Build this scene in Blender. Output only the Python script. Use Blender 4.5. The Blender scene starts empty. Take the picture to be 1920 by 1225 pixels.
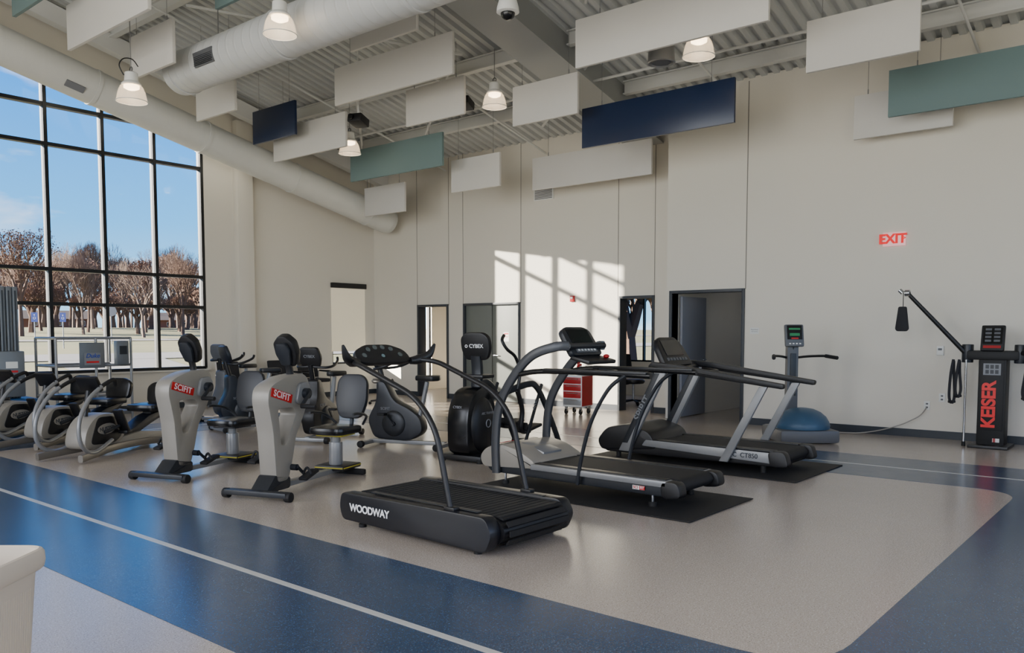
import bpy, bmesh, math, random
from mathutils import Vector, Matrix, geometry
random.seed(7)
scene=bpy.context.scene
COL=scene.collection
V=Vector

# ------------------------------------------------------------ materials
def lin(c):
    r=[]
    for x in c:
        x=x/255.
        r.append(x/12.92 if x<=.04045 else ((x+.055)/1.055)**2.4)
    return r
def mat(name,rgb,rough=.5,metal=0.,var=.07,scale=6.,bump=0.,bscale=150.,coat=0.,emit=None,es=0.):
    m=bpy.data.materials.new(name);m.use_nodes=True
    nt=m.node_tree;b=nt.nodes["Principled BSDF"]
    L=lin(rgb)
    tc=nt.nodes.new("ShaderNodeTexCoord")
    nz=nt.nodes.new("ShaderNodeTexNoise");nz.inputs["Scale"].default_value=scale;nz.inputs["Detail"].default_value=4
    nt.links.new(tc.outputs["Object"],nz.inputs["Vector"])
    mx=nt.nodes.new("ShaderNodeMix");mx.data_type='RGBA'
    mx.inputs[6].default_value=[max(0,x*(1-var)) for x in L]+[1]
    mx.inputs[7].default_value=[min(1,x*(1+var)) for x in L]+[1]
    nt.links.new(nz.outputs["Fac"],mx.inputs[0]);nt.links.new(mx.outputs[2],b.inputs["Base Color"])
    b.inputs["Roughness"].default_value=rough;b.inputs["Metallic"].default_value=metal
    b.inputs["Coat Weight"].default_value=coat
    if bump:
        n2=nt.nodes.new("ShaderNodeTexNoise");n2.inputs["Scale"].default_value=bscale
        nt.links.new(tc.outputs["Object"],n2.inputs["Vector"])
        bp=nt.nodes.new("ShaderNodeBump");bp.inputs["Strength"].default_value=bump;bp.inputs["Distance"].default_value=.005
        nt.links.new(n2.outputs["Fac"],bp.inputs["Height"]);nt.links.new(bp.outputs[0],b.inputs["Normal"])
    if emit:
        b.inputs["Emission Color"].default_value=lin(emit)+[1];b.inputs["Emission Strength"].default_value=es
    return m

def speckle(name,base,s1,s2,rough):
    m=bpy.data.materials.new(name);m.use_nodes=True
    nt=m.node_tree;b=nt.nodes["Principled BSDF"];tc=nt.nodes.new("ShaderNodeTexCoord")
    def noise(sc,d=2):
        n=nt.nodes.new("ShaderNodeTexNoise");n.inputs["Scale"].default_value=sc;n.inputs["Detail"].default_value=d
        nt.links.new(tc.outputs["Object"],n.inputs["Vector"]);return n
    def ramp(n,a,c):
        r=nt.nodes.new("ShaderNodeMapRange");r.inputs[1].default_value=a;r.inputs[2].default_value=c
        nt.links.new(n.outputs["Fac"],r.inputs[0]);return r
    def mix(fac,A,B):
        x=nt.nodes.new("ShaderNodeMix");x.data_type='RGBA'
        if isinstance(A,list): x.inputs[6].default_value=A
        else: nt.links.new(A,x.inputs[6])
        x.inputs[7].default_value=B
        nt.links.new(fac.outputs[0],x.inputs[0]);return x.outputs[2]
    c0=mix(ramp(noise(.6),.3,.7),lin([k*.98 for k in base])+[1],lin([min(255,k*1.02) for k in base])+[1])
    c1=mix(ramp(noise(110,1),.59,.68),c0,lin(s1)+[1])
    c2=mix(ramp(noise(135,1),.60,.69),c1,lin(s2)+[1])
    nt.links.new(c2,b.inputs["Base Color"])
    rr=nt.nodes.new("ShaderNodeMapRange");rr.inputs[3].default_value=rough*.85;rr.inputs[4].default_value=rough*1.2
    nt.links.new(noise(5,3).outputs["Fac"],rr.inputs[0]);nt.links.new(rr.outputs[0],b.inputs["Roughness"])
    bp=nt.nodes.new("ShaderNodeBump");bp.inputs["Strength"].default_value=.07;bp.inputs["Distance"].default_value=.002
    nt.links.new(noise(40,2).outputs["Fac"],bp.inputs["Height"]);nt.links.new(bp.outputs[0],b.inputs["Normal"])
    return m
def ribbed(name,rgb,axis,sc,rough=.45,st=.4,di=.012):
    m=mat(name,rgb,rough,.0,.04,3)
    nt=m.node_tree;b=nt.nodes["Principled BSDF"]
    w=nt.nodes.new("ShaderNodeTexWave");w.bands_direction=axis;w.inputs["Scale"].default_value=sc
    tc=nt.nodes.new("ShaderNodeTexCoord");nt.links.new(tc.outputs["Object"],w.inputs["Vector"])
    r=nt.nodes.new("ShaderNodeMapRange");r.inputs[1].default_value=.85;r.inputs[2].default_value=1
    nt.links.new(w.outputs["Fac"],r.inputs[0])
    bp=nt.nodes.new("ShaderNodeBump");bp.inputs["Strength"].default_value=st;bp.inputs["Distance"].default_value=di
    nt.links.new(r.outputs[0],bp.inputs["Height"]);nt.links.new(bp.outputs[0],b.inputs["Normal"])
    return m

M={}
M['wall']=mat("wall_paint",(218,212,199),.62,0,.02,1.2,.15,90)
M['wallb']=mat("wall_paint_office",(126,136,152),.7,0,.03,1.2)
M['ceil']=mat("deck_paint",(194,196,194),.55,0,.04,1)
M['steelw']=mat("white_steel",(206,206,202),.5,0,.03,2)
M['beam']=mat("beam_paint",(148,150,148),.55,0,.04,1)
M['floor']=speckle("floor_sheet",(172,161,149),(200,191,181),(118,108,99),.2)
M['blue']=speckle("floor_track_blue",(43,65,92),(72,96,124),(28,44,66),.22)
M['line']=mat("lane_line",(184,184,180),.3,0,.04,5)
M['frame']=mat("door_frame_grey",(48,52,58),.45,0,.05,4)
M['door']=mat("door_grey_green",(104,108,102),.5,0,.04,2)
M['doorl']=mat("door_leaf_grey",(128,130,138),.5,0,.03,2)
M['base']=mat("rubber_base",(44,50,58),.5,0,.05,4)
M['seam']=mat("panel_reveal",(120,116,108),.6,0,.05,4)
M['mull']=mat("dark_aluminium",(14,16,20),.45,.2,.1,5)
M['ductx']=ribbed("duct_white_x",(206,206,200),'X',1.05,.42,.2,.008)
M['ducty']=ribbed("duct_white_y",(192,194,194),'Y',1.6,.42,.5,.014)
M['black']=mat("black_plastic",(14,14,17),.42,0,.2,12,.1,300)
M['blackg']=mat("black_gloss",(11,12,15),.26,0,.2,8)
M['slab']=mat("navy_black_panel",(14,17,25),.33,0,.15,8)
M['matte']=mat("matte_black_panel",(8,8,10),.6,0,.2,8)
M['rubber']=mat("black_rubber",(14,14,16),.7,0,.25,20,.3,220)
M['dgrey']=mat("dark_grey_metal",(36,39,44),.38,.2,.1,8)
M['arch']=mat("arch_grey",(60,62,66),.35,.2,.08,8)
M['navyp']=mat("navy_grey_plastic",(23,27,35),.4,0,.1,6)
M['mgrey']=mat("mid_grey_plastic",(84,86,90),.42,0,.06,6)
M['silver']=mat("silver_paint",(134,135,136),.32,.3,.05,6)
M['chrome']=mat("chrome",(190,192,196),.15,.9,.03,6)
M['cream']=mat("warm_grey_plastic",(140,135,126),.36,.05,.05,5)
M['taupe']=mat("taupe_metal",(112,107,99),.32,.25,.04,5)
M['white']=mat("white_plastic",(220,220,216),.4,0,.03,5)
M['offw']=mat("bin_plastic",(198,186,168),.5,0,.03,5)
M['red']=mat("red_print",(190,10,16),.4,0,.05,8)
M['redb']=mat("bright_red_print",(226,14,18),.4,0,.04,8)
M['redp']=mat("red_paint",(160,16,22),.3,0,.05,8)
M['wprint']=mat("white_print",(232,232,232),.4,0,.02,8)
M['gprint']=mat("grey_print",(120,122,126),.4,0,.02,8)
M['bprint']=mat("blue_print",(26,60,150),.4,0,.03,8)
M['yellow']=mat("yellow_trim",(178,166,44),.45,0,.06,8)
M['screen']=mat("dark_screen",(10,13,15),.14,0,.1,6)
M['lcd']=mat("lcd_green",(40,120,76),.2,0,.1,30,emit=(40,160,90),es=.08)
M['lcdr']=mat("lcd_red",(150,30,30),.2,0,.1,30,emit=(220,30,30),es=.2)
M['dial']=mat("dial_grey",(84,90,88),.2,0,.1,30)
M['teal']=mat("baffle_teal",(102,124,124),.7,0,.03,3,.1,200)
M['navy']=mat("baffle_navy",(20,36,66),.28,0,.05,3)
M['baf']=mat("baffle_white",(204,201,195),.7,0,.02,3,.1,200)
M['wire']=mat("steel_wire",(150,150,150),.3,.8,.05,6)
M['bosu']=mat("blue_dome_rubber",(50,84,112),.4,0,.06,6)
M['gblue']=mat("lift_blue",(26,74,124),.4,0,.08,6)
M['gray']=mat("lift_grey_aluminium",(108,112,116),.4,.4,.06,6)
M['shade']=mat("roller_shade",(214,206,188),.8,0,.03,4,emit=(240,225,190),es=.35)  # emission paints the glow of daylight through the fabric
M['paper']=mat("paper",(220,220,216),.7,0,.02,6)
M['fabric']=mat("dark_fabric",(30,30,34),.8,0,.12,30,.3,300)
M['bark']=mat("tree_bark",(84,62,48),.9,0,.25,3)
M['bark2']=mat("tree_bark_pale",(98,80,68),.9,0,.2,3)
M['leaf']=mat("dry_leaves",(96,64,46),.9,0,.3,2)
M['brick']=mat("house_brick",(120,78,62),.85,0,.15,8)
M['roof']=mat("house_roof",(84,74,66),.9,0,.12,4)
M['road']=mat("asphalt",(112,109,103),.9,0,.06,.6)
M['mulch']=mat("mulch",(66,50,38),.95,0,.3,5)
M['signb']=mat("sign_blue",(20,66,160),.4,0,.03,6)
M['exitr']=mat("exit_letters_red",(222,0,12),.5,0,.02,8,emit=(255,0,12),es=.45)
M['exitw']=mat("exit_face",(225,190,190),.4,0,.02,8,emit=(255,170,172),es=.5)
M['lamp']=mat("lamp_lens",(255,240,215),.4,0,.01,8,emit=(255,222,176),es=11)
def grassm():
    m=mat("dry_grass",(150,146,96),.95,0,.2,.25,.0)
    nt=m.node_tree
    mx=[n for n in nt.nodes if n.type=='MIX'][0]
    mx.inputs[6].default_value=lin((74,86,40))+[1];mx.inputs[7].default_value=lin((116,102,64))+[1]
    return m
M['grass']=grassm()
def glassm(name,gl,col=(1,1,1,1)):
    m=bpy.data.materials.new(name);m.use_nodes=True;nt=m.node_tree;nt.nodes.clear()
    o=nt.nodes.new("ShaderNodeOutputMaterial");t=nt.nodes.new("ShaderNodeBsdfTransparent");g=nt.nodes.new("ShaderNodeBsdfGlossy")
    t.inputs[0].default_value=col
    g.inputs["Roughness"].default_value=.03;x=nt.nodes.new("ShaderNodeMixShader")
    fr=nt.nodes.new("ShaderNodeFresnel");fr.inputs[0].default_value=1.3
    mm=nt.nodes.new("ShaderNodeMath");mm.operation='MULTIPLY';mm.inputs[1].default_value=gl
    nt.links.new(fr.outputs[0],mm.inputs[0]);nt.links.new(mm.outputs[0],x.inputs[0])
    nt.links.new(t.outputs[0],x.inputs[1]);nt.links.new(g.outputs[0],x.inputs[2]);nt.links.new(x.outputs[0],o.inputs[0]);return m
M['glass']=glassm("window_glass",.7)
def refr():
    m=bpy.data.materials.new("prismatic_acrylic");m.use_nodes=True;nt=m.node_tree;b=nt.nodes["Principled BSDF"]
    b.inputs["Base Color"].default_value=(.7,.66,.6,1);b.inputs["Roughness"].default_value=.2;b.inputs["Alpha"].default_value=.28
    b.inputs["Emission Color"].default_value=(1,.78,.52,1);b.inputs["Emission Strength"].default_value=.45
    w=nt.nodes.new("ShaderNodeTexNoise");w.inputs["Scale"].default_value=40
    tc=nt.nodes.new("ShaderNodeTexCoord");nt.links.new(tc.outputs["Object"],w.inputs["Vector"])
    bp=nt.nodes.new("ShaderNodeBump");bp.inputs["Strength"].default_value=.2;nt.links.new(w.outputs["Fac"],bp.inputs["Height"]);nt.links.new(bp.outputs[0],b.inputs["Normal"])
    return m
M['refr']=refr()

# ------------------------------------------------------------ geometry
def cat(pts,n=6,closed=False):
    P=[V(p) for p in pts];N=len(P);out=[]
    rng=range(N) if closed else range(N-1)
    for i in rng:
        if closed: a,b,c,d=P[(i-1)%N],P[i],P[(i+1)%N],P[(i+2)%N]
        else: a,b,c,d=P[max(i-1,0)],P[i],P[i+1],P[min(i+2,N-1)]
        for k in range(n):
            t=k/n
            out.append(.5*((2*b)+(c-a)*t+(2*a-5*b+4*c-d)*t*t+(3*b-a-3*c+d)*t**3))
    if not closed: out.append(P[-1])
    return out
def rnd(pts,r,n=4):
    out=[];N=len(pts)
    for i in range(N):
        p=V(pts[i]);a=V(pts[i-1])-p;b=V(pts[(i+1)%N])-p
        k=min(r,a.length*.48,b.length*.48)
        s=p+a.normalized()*k;e=p+b.normalized()*k
        for j in range(n+1):
            t=j/n;out.append(s*(1-t)**2+p*2*t*(1-t)+e*t*t)
    return [tuple(x) for x in out]
def fil(pts,r,n=7):
    P=[V(p) for p in pts];out=[P[0]]
    for i in range(1,len(P)-1):
        p=P[i];a=P[i-1]-p;b=P[i+1]-p;k=min(r,a.length*.48,b.length*.48)
        s=p+a.normalized()*k;e=p+b.normalized()*k
        for j in range(n+1):
            t=j/n;out.append(s*(1-t)**2+p*2*t*(1-t)+e*t*t)
    return out+[P[-1]]
def rrect(x0,y0,x1,y1,r,n=5): return rnd([(x0,y0),(x1,y0),(x1,y1),(x0,y1)],r,n)
def frame(o,x,y):
    x=V(x).normalized();y=V(y);z=x.cross(y).normalized();y=z.cross(x).normalized()
    return Matrix(((x.x,y.x,z.x,o[0]),(x.y,y.y,z.y,o[1]),(x.z,y.z,z.z,o[2]),(0,0,0,1)))
class G:
    def __init__(s): s.bm=bmesh.new();s.mats=[]
    def _add(s,t,m,X=None):
        if m not in s.mats: s.mats.append(m)
        i=s.mats.index(m)
        if X is not None: bmesh.ops.transform(t,matrix=X,verts=t.verts)
        bmesh.ops.recalc_face_normals(t,faces=t.faces)
        for f in t.faces: f.material_index=i;f.smooth=True
        me=bpy.data.meshes.new("tmp");t.to_mesh(me);t.free();s.bm.from_mesh(me);bpy.data.meshes.remove(me)
        return s
    def box(s,m,c,d,rot=None,bev=0,X=None):
        t=bmesh.new();bmesh.ops.create_cube(t,size=1)
        bmesh.ops.scale(t,vec=V(d),verts=t.verts)
        if bev: bmesh.ops.bevel(t,geom=t.edges[:],offset=min(bev,min(d)*.45),segments=2,affect='EDGES',profile=.6)
        R=Matrix.Translation(V(c))
        if rot:
            from mathutils import Euler
            R=R@Euler([math.radians(k) for k in rot]).to_matrix().to_4x4()
        if X is not None: R=X@R
        return s._add(t,m,R)
    def cyl(s,m,p0,p1,r0,r1=None,seg=16,bev=0):
        if r1 is None: r1=r0
        p0=V(p0);p1=V(p1);d=p1-p0
        t=bmesh.new();bmesh.ops.create_cone(t,cap_ends=True,segments=seg,radius1=r0,radius2=r1,depth=d.length)
        if bev:
            ed=[e for e in t.edges if len(e.link_faces)==2 and e.calc_face_angle(0)>1.0]
            bmesh.ops.bevel(t,geom=ed,offset=bev,segments=2,affect='EDGES',profile=.6)
        X=Matrix.Translation((p0+p1)/2)@d.to_track_quat('Z','Y').to_matrix().to_4x4()
        return s._add(t,m,X)
    def ell(s,m,c,r,rot=None,seg=20):
        t=bmesh.new();bmesh.ops.create_uvsphere(t,u_segments=seg,v_segments=seg//2+2,radius=1)
        bmesh.ops.scale(t,vec=V(r),verts=t.verts);X=Matrix.Translation(V(c))
        if rot:
            from mathutils import Euler
            X=X@Euler([math.radians(k) for k in rot]).to_matrix().to_4x4()
        return s._add(t,m,X)
    def tube(s,m,pts,r,seg=10,n=6,flat=None,side=(0,1,0),radii=None,smooth=True):
        P=cat(pts,n) if (smooth and len(pts)>2) else [V(p) for p in pts]
        N=len(P);t=bmesh.new();rings=[];prev=None
        for i,p in enumerate(P):
            T=(P[min(i+1,N-1)]-P[max(i-1,0)]).normalized()
            if flat: 
                a=V(side)-T*V(side).dot(T)
                a.normalize()
            elif prev is None:
                a=T.orthogonal().normalized()
            else:
                a=(prev-T*prev.dot(T)).normalized()
            prev=a;b=T.cross(a)
            k=r
            if radii:
                q=i/(N-1)*(len(radii)-1);j=min(int(q),len(radii)-2);k=radii[j]+(radii[j+1]-radii[j])*(q-j)
            ra,rb=(k,k) if not flat else (flat[0],flat[1]*(k/r if radii else 1))
            ring=[]
            for j in range(seg):
                an=2*math.pi*j/seg
                ca,sa=math.cos(an),math.sin(an)
                if flat:
                    e=.6;ca=math.copysign(abs(ca)**e,ca);sa=math.copysign(abs(sa)**e,sa)
                ring.append(t.verts.new(p+a*ca*ra+b*sa*rb))
            rings.append(ring)
        for A,B in zip(rings,rings[1:]):
            for j in range(seg): t.faces.new((A[j],A[(j+1)%seg],B[(j+1)%seg],B[j]))
        t.faces.new(rings[0]);t.faces.new(rings[-1][::-1])
        return s._add(t,m)
    def prism(s,m,outline,depth,X,holes=(),bev=0):
        t=bmesh.new();loops=[[V((p[0],p[1],0)) for p in outline]]+[[V((p[0],p[1],0)) for p in h] for h in holes]
        flat=[p for l in loops for p in l]
        b=[t.verts.new(p) for p in flat];c=[t.verts.new(p+V((0,0,depth))) for p in flat]
        if holes:
            for tr in geometry.tessellate_polygon(loops):
                try:
                    t.faces.new([b[i] for i in tr]);t.faces.new([c[i] for i in tr][::-1])
                except ValueError: pass
        else:
            t.faces.new(b);t.faces.new(c[::-1])
        o=0
        for l in loops:
            k=len(l)
            for i in range(k):
                j=(i+1)%k;t.faces.new((b[o+i],b[o+j],c[o+j],c[o+i]))
            o+=k
        bmesh.ops.recalc_face_normals(t,faces=t.faces)
        if bev:
            ed=[e for e in t.edges if len(e.link_faces)==2 and e.calc_face_angle(0)>1.2]
            bmesh.ops.bevel(t,geom=ed,offset=bev,segments=2,affect='EDGES',profile=.6)
        return s._add(t,m,X)
    def side(s,m,outline,y0,y1,holes=(),bev=0):   # outline in local x,z ; extruded along y
        return s.prism(m,outline,y1-y0,frame((0,y1,0),(1,0,0),(0,0,1)),holes,bev)
    def lathe(s,m,prof,c=(0,0,0),X=None,seg=28,closed=False):
        t=bmesh.new();rings=[]
        for r,z in prof:
            rings.append([t.verts.new((max(r,1e-4)*math.cos(2*math.pi*j/seg),max(r,1e-4)*math.sin(2*math.pi*j/seg),z)) for j in range(seg)])
        for A,B in zip(rings,rings[1:]):
            for j in range(seg): t.faces.new((A[j],A[(j+1)%seg],B[(j+1)%seg],B[j]))
        if closed: t.faces.new(rings[0]);t.faces.new(rings[-1])
        R=Matrix.Translation(V(c))
        if X is not None: R=X@R
        return s._add(t,m,R)
    def torus(s,m,c,R,r,ax='Z',seg=32):
        pts=[]
        for j in range(seg+1):
            a=2*math.pi*j/seg
            q={'Z':(math.cos(a),math.sin(a),0),'X':(0,math.cos(a),math.sin(a)),'Y':(math.cos(a),0,math.sin(a))}[ax]
            pts.append(V(c)+V(q)*R)
        return s.tube(m,pts,r,8,smooth=False)
    def text(s,m,body,size,o,x,y,bold=.0,ext=.002,shear=0,spacing=1):
        cu=bpy.data.curves.new("t","FONT");cu.body=body;cu.size=size;cu.extrude=ext;cu.offset=bold*size
        cu.align_x='CENTER';cu.align_y='CENTER';cu.shear=shear;cu.space_character=spacing
        ob=bpy.data.objects.new("t",cu);COL.objects.link(ob);bpy.context.view_layer.update()
        me=bpy.data.meshes.new_from_object(ob.evaluated_get(bpy.context.evaluated_depsgraph_get()))
        t=bmesh.new();t.from_mesh(me);bpy.data.objects.remove(ob);bpy.data.curves.remove(cu);bpy.data.meshes.remove(me)
        return s._add(t,m,frame(o,x,y))
    def obj(s,name,parent=None,label=None,kind=None,cat_=None,loc=None,rz=0):
        for e in s.bm.edges:
            if len(e.link_faces)==2 and e.calc_face_angle(0)>.62: e.smooth=False
        me=bpy.data.meshes.new(name);s.bm.to_mesh(me);s.bm.free()
        for m in s.mats: me.materials.append(m)
        o=bpy.data.objects.new(name,me);COL.objects.link(o)
        if parent: o.parent=parent
        if label: o["label"]=label
        if kind: o["kind"]=kind
        if cat_: o["category"]=cat_
        if loc: o.location=loc
        o.rotation_euler[2]=math.radians(rz)
        return o
def thing(name,label,category,loc,rz=0,group=None):
    e=bpy.data.objects.new(name,None);e.empty_display_size=.2;COL.objects.link(e)
    e.location=loc;e.rotation_euler[2]=math.radians(rz);e["label"]=label;e["category"]=category
    if group: e["group"]=group
    return e
def dup(root,loc,rz=None,label=None,scale=None):
    n=root.copy();COL.objects.link(n);n.location=loc
    if rz is not None: n.rotation_euler[2]=math.radians(rz)
    if label: n["label"]=label
    if scale: n.scale=(scale,)*3
    def rec(a,b):
        for c in a.children:
            k=c.copy();COL.objects.link(k);k.parent=b;k.matrix_parent_inverse=c.matrix_parent_inverse.copy();rec(c,k)
    rec(root,n);return n
def struct(g,name): return g.obj(name,kind="structure")

# ------------------------------------------------------------ room shell (X=u toward long wall, Y=v toward window wall)
UR,UB,VN=12.7,13.35,15.5
def zr(u): return 5.53+.24*(12.7-u)
g=G();g.box(M['floor'],(6.5,6.35,-.06),(21.4,19.0,.12));struct(g,"floor")
g=G()
g.prism(M['blue'],rrect(2.06,-.27,10.42,13.1,.9,10),.002,Matrix.Translation((0,0,.0005)),holes=[rrect(3.6,1.22,8.87,11.6,.42,8)])
struct(g,"floor_track")
g=G();g.prism(M['line'],rrect(2.805,.455,9.665,12.375,.65,10),.0015,Matrix.Translation((0,0,.002)),holes=[rrect(2.855,.505,9.615,12.325,.6,10)])
struct(g,"trim_lane_line")

def vz(u): return frame((u,0,0),(0,1,0),(0,0,1))   # outline (v,z), extrude +u
g=G()
g.prism(M['wall'],[(-3,0),(5.70,0),(5.70,2.17),(6.98,2.17),(6.98,0),(7.09,0),(7.09,5.56),(-3,5.56)],.2,vz(UR))
for v in (5.655,): g.box(M['seam'],(UR-.001,v,3.85),(.004,.014,3.3))
struct(g,"wall_right")
g=G()
o=[(7.09,0),(7.74,0),(7.74,2.14),(8.44,2.14),(8.44,0),(10.93,0),(10.93,2.09),(12.48,2.09),(12.48,0),(13.02,0),(13.02,2.09),(13.94,2.09),(13.94,0),(15.5,0),(15.5,5.4),(7.09,5.4)]
g.prism(M['wall'],o,.2,vz(UB))
for v in (7.71,8.50,10.88,12.53,12.97,13.99): g.box(M['seam'],(UB-.001,v,3.75),(.004,.012,3.3))
struct(g,"wall_back")
g=G();g.box(M['wall'],(15.0,7.035,2.75),(4.2,.11,5.5));struct(g,"wall_return")
# window wall
NZ=lambda u: 6.25-.24*(u-5.0)
g=G()
hole=[(4.95,.75),(8.9,.75),(8.9,NZ(8.9)),(4.95,NZ(4.95))]
g.prism(M['wall'],[(-3,0),(17,0),(17,5.0),(13.5,5.36),(-3,zr(-3)+.03)],.2,frame((0,VN+.2,0),(1,0,0),(0,0,1)),
        holes=[hole,[(12.06,.75),(12.97,.75),(12.97,2.64),(12.06,2.64)],[(14.1,.3),(15.3,.3),(15.3,2.3),(14.1,2.3)]])
struct(g,"wall_left")
g=G();g.box(M['wall'],(9.74,15.42,2.9),(.36,.18,5.9),bev=.004);struct(g,"trim_pilaster")
# rear and front walls behind the camera, with daylight openings
g=G();g.prism(M['wall'],[(-3,0),(15.5,0),(15.5,9.3),(-3,9.3)],.2,vz(-3.2),holes=[[(a,1.0),(a+3.6,1.0),(a+3.6,5.4),(a,5.4)] for a in (-1.5,3.2,7.9)]);struct(g,"wall_rear")
g=G();g.prism(M['wall'],[(-3,0),(17,0),(17,5.0),(13.5,5.36),(-3,zr(-3)+.03)],.2,frame((0,-3,0),(1,0,0),(0,0,1)),holes=[[(a,1.0),(a+3.4,1.0),(a+3.4,4.4),(a,4.4)] for a in (-1.5,2.8,7.1)]);struct(g,"wall_front")
g=G();g.box(M['wall'],(-14,15.7,4.5),(22,.4,9));struct(g,"wall_sun_blocker")  # unseen wall added to keep the sun out of the rear openings
# ceiling deck
g=G();t=bmesh.new();v=-3.2;A=[];
while v<15.8:
    for dv,h in ((0,0),(.05,0),(.07,.065),(.14,.065),(.16,0)):
        A.append((v+dv,h))
    v+=.2
ra=[t.verts.new((-3.4,a,zr(-3.4)+h)) for a,h in A];rb=[t.verts.new((13.7,a,zr(13.7)+h)) for a,h in A]
for i in range(len(A)-1): t.faces.new((ra[i],rb[i],rb[i+1],ra[i+1]))
g._add(t,M['ceil']);c=struct(g,"ceiling")
for p in c.data.polygons: p.use_smooth=False
# purlins / joists
def slopebox(g,m,u0,u1,v0,v1,top,dep):
    prof=[(u0,zr(u0)-top),(u1,zr(u1)-top),(u1,zr(u1)-top-dep),(u0,zr(u0)-top-dep)]
    g.prism(m,prof,v1-v0,frame((0,v1,0),(1,0,0),(0,0,1)))
g=G();slopebox(g,M['beam'],-2.9,13.34,7.62,8.2,.0,.46)
slopebox(g,M['beam'],-2.9,13.34,7.55,8.27,.44,.03)
struct(g,"trim_roof_beam")
g=G();slopebox(g,M['steelw'],-2.9,13.34,14.95,15.15,.16,.3);struct(g,"trim_edge_beam")
for u in (-1.0,1.0,3.0,5.0,6.9,8.7,10.4,12.0):
    g=G();z=zr(u)
    for a,b in ((-2.9,7.54),(8.28,15.48)):
        g.box(M['steelw'],(u,(a+b)/2,z-.02),(.12,b-a,.02));g.box(M['steelw'],(u,(a+b)/2,z-.22),(.12,b-a,.02));g.box(M['steelw'],(u,(a+b)/2,z-.12),(.015,b-a,.2))
    struct(g,"trim_purlin")
g=G()
for (a,b) in (((9.9,6.2),(12.3,9.5)),((9.9,9.5),(12.3,12.8)),((5.2,3.4),(9.5,6.6)),((9.4,11.4),(12.3,14.6)),((6.9,12.4),(9.8,9.2))):
    g.cyl(M['steelw'],(a[0],a[1],zr(a[0])-.3),(b[0],b[1],zr(b[0])-.3),.025)
struct(g,"trim_roof_bracing")
def conduit(pts,r=.02):
    g=G();g.tube(M['steelw'],pts,r,8,smooth=False);struct(g,"trim_conduit")
for v0 in (10.2,5.9,2.4,13.0): conduit([(-2.8,v0,zr(-2.8)-.3),(13.3 if v0>7 else 12.65,v0,zr(13.3 if v0>7 else 12.65)-.3)])
conduit([(7.6,-2.9,zr(7.6)-.42),(7.6,15.3,zr(7.6)-.42)],.03)
conduit([(11.2,-2.9,zr(11.2)-.36),(11.2,15.3,zr(11.2)-.36)],.022)
# baseboards
g=G();g.box(M['base'],(UR-.008,1.375,.055),(.016,8.55,.11));struct(g,"baseboard_right")
for a,b in ((7.1,7.69),(8.49,10.88),(12.53,12.97),(13.99,15.49)):
    g=G();g.box(M['base'],(UB-.008,(a+b)/2,.055),(.016,b-a,.11));struct(g,"baseboard_back")
for a,b in ((-2.9,9.56),(9.92,13.34)):
    g=G();g.box(M['base'],((a+b)/2,VN-.008,.055),(b-a,.016,.11));struct(g,"baseboard_left")
# rooms behind
g=G();g.box(M['wallb'],(16.9,5.6,1.5),(.12,2.8,3));struct(g,"wall_office_back")
g=G();g.box(M['wallb'],(14.95,4.3,1.5),(4.1,.12,3));struct(g,"wall_office_side")
g=G();g.box(M['wallb'],(14.9,5.67,2.75),(4.0,2.62,.06));struct(g,"ceiling_office")
g=G();g.prism(M['wall'],[(7.09,0),(15.5,0),(15.5,3),(7.09,3)],.12,vz(16.9),holes=[[(9.2,.8),(10.9,.8),(10.9,2.5),(9.2,2.5)]]);struct(g,"wall_corridor_back")
g=G();g.box(M['wall'],(15.2,11.6,1.5),(3.3,.12,3));struct(g,"wall_corridor_side")
g=G();g.box(M['wall'],(15.2,11.3,3.02),(3.4,8.4,.06));struct(g,"ceiling_corridor")

# door frames and leaves
def dframe(n,u,v0,v1,h,w=.05,dep=.24):
    g=G();c=u+.09
    g.box(M['frame'],(c,v0+w/2,h/2),(dep,w,h),bev=.004);g.box(M['frame'],(c,v1-w/2,h/2),(dep,w,h),bev=.004);g.box(M['frame'],(c,(v0+v1)/2,h-w/2),(dep,v1-v0-2*w,w),bev=.004)
    return struct(g,n)
dframe("trim_door_frame",UR,5.66,7.03,2.21)
dframe("trim_door_frame",UB,7.70,8.48,2.18)
dframe("trim_door_frame",UB,10.89,12.52,2.13)
dframe("trim_door_frame",UB,12.98,13.98,2.13)
# open leaf
g=G();g.box(M['doorl'],(13.36,6.92,1.07),(.9,.045,2.1),bev=.004)
L=g.obj("door_1",kind="structure")
g=G();
g.cyl(M['chrome'],(13.72,6.897,1.0),(13.72,6.86,1.0),.026);g.tube(M['chrome'],[(13.72,6.86,1.0),(13.72,6.84,1.0),(13.60,6.835,1.0)],.01,smooth=False)
g.obj("door_handle",parent=L,label="chrome lever handle")
# double doors
g=G();g.box(M['door'],(13.40,11.31,1.05),(.045,.755,2.07),bev=.003);d=g.obj("door_2",kind="structure")
g=G();g.cyl(M['chrome'],(13.38,11.62,1.0),(13.33,11.62,1.0),.025);g.cyl(M['chrome'],(13.335,11.63,1.0),(13.335,11.5,1.0),.01);g.obj("door_handle",parent=d)
g=G();g.box(M['door'],(13.40,12.09,1.05),(.045,.755,2.07),bev=.003);d=g.obj("door_3",kind="structure")
g=G();g.box(M['doorl'],(13.98,13.06,1.05),(.9,.045,2.06),bev=.003);struct(g,"door_4")

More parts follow.
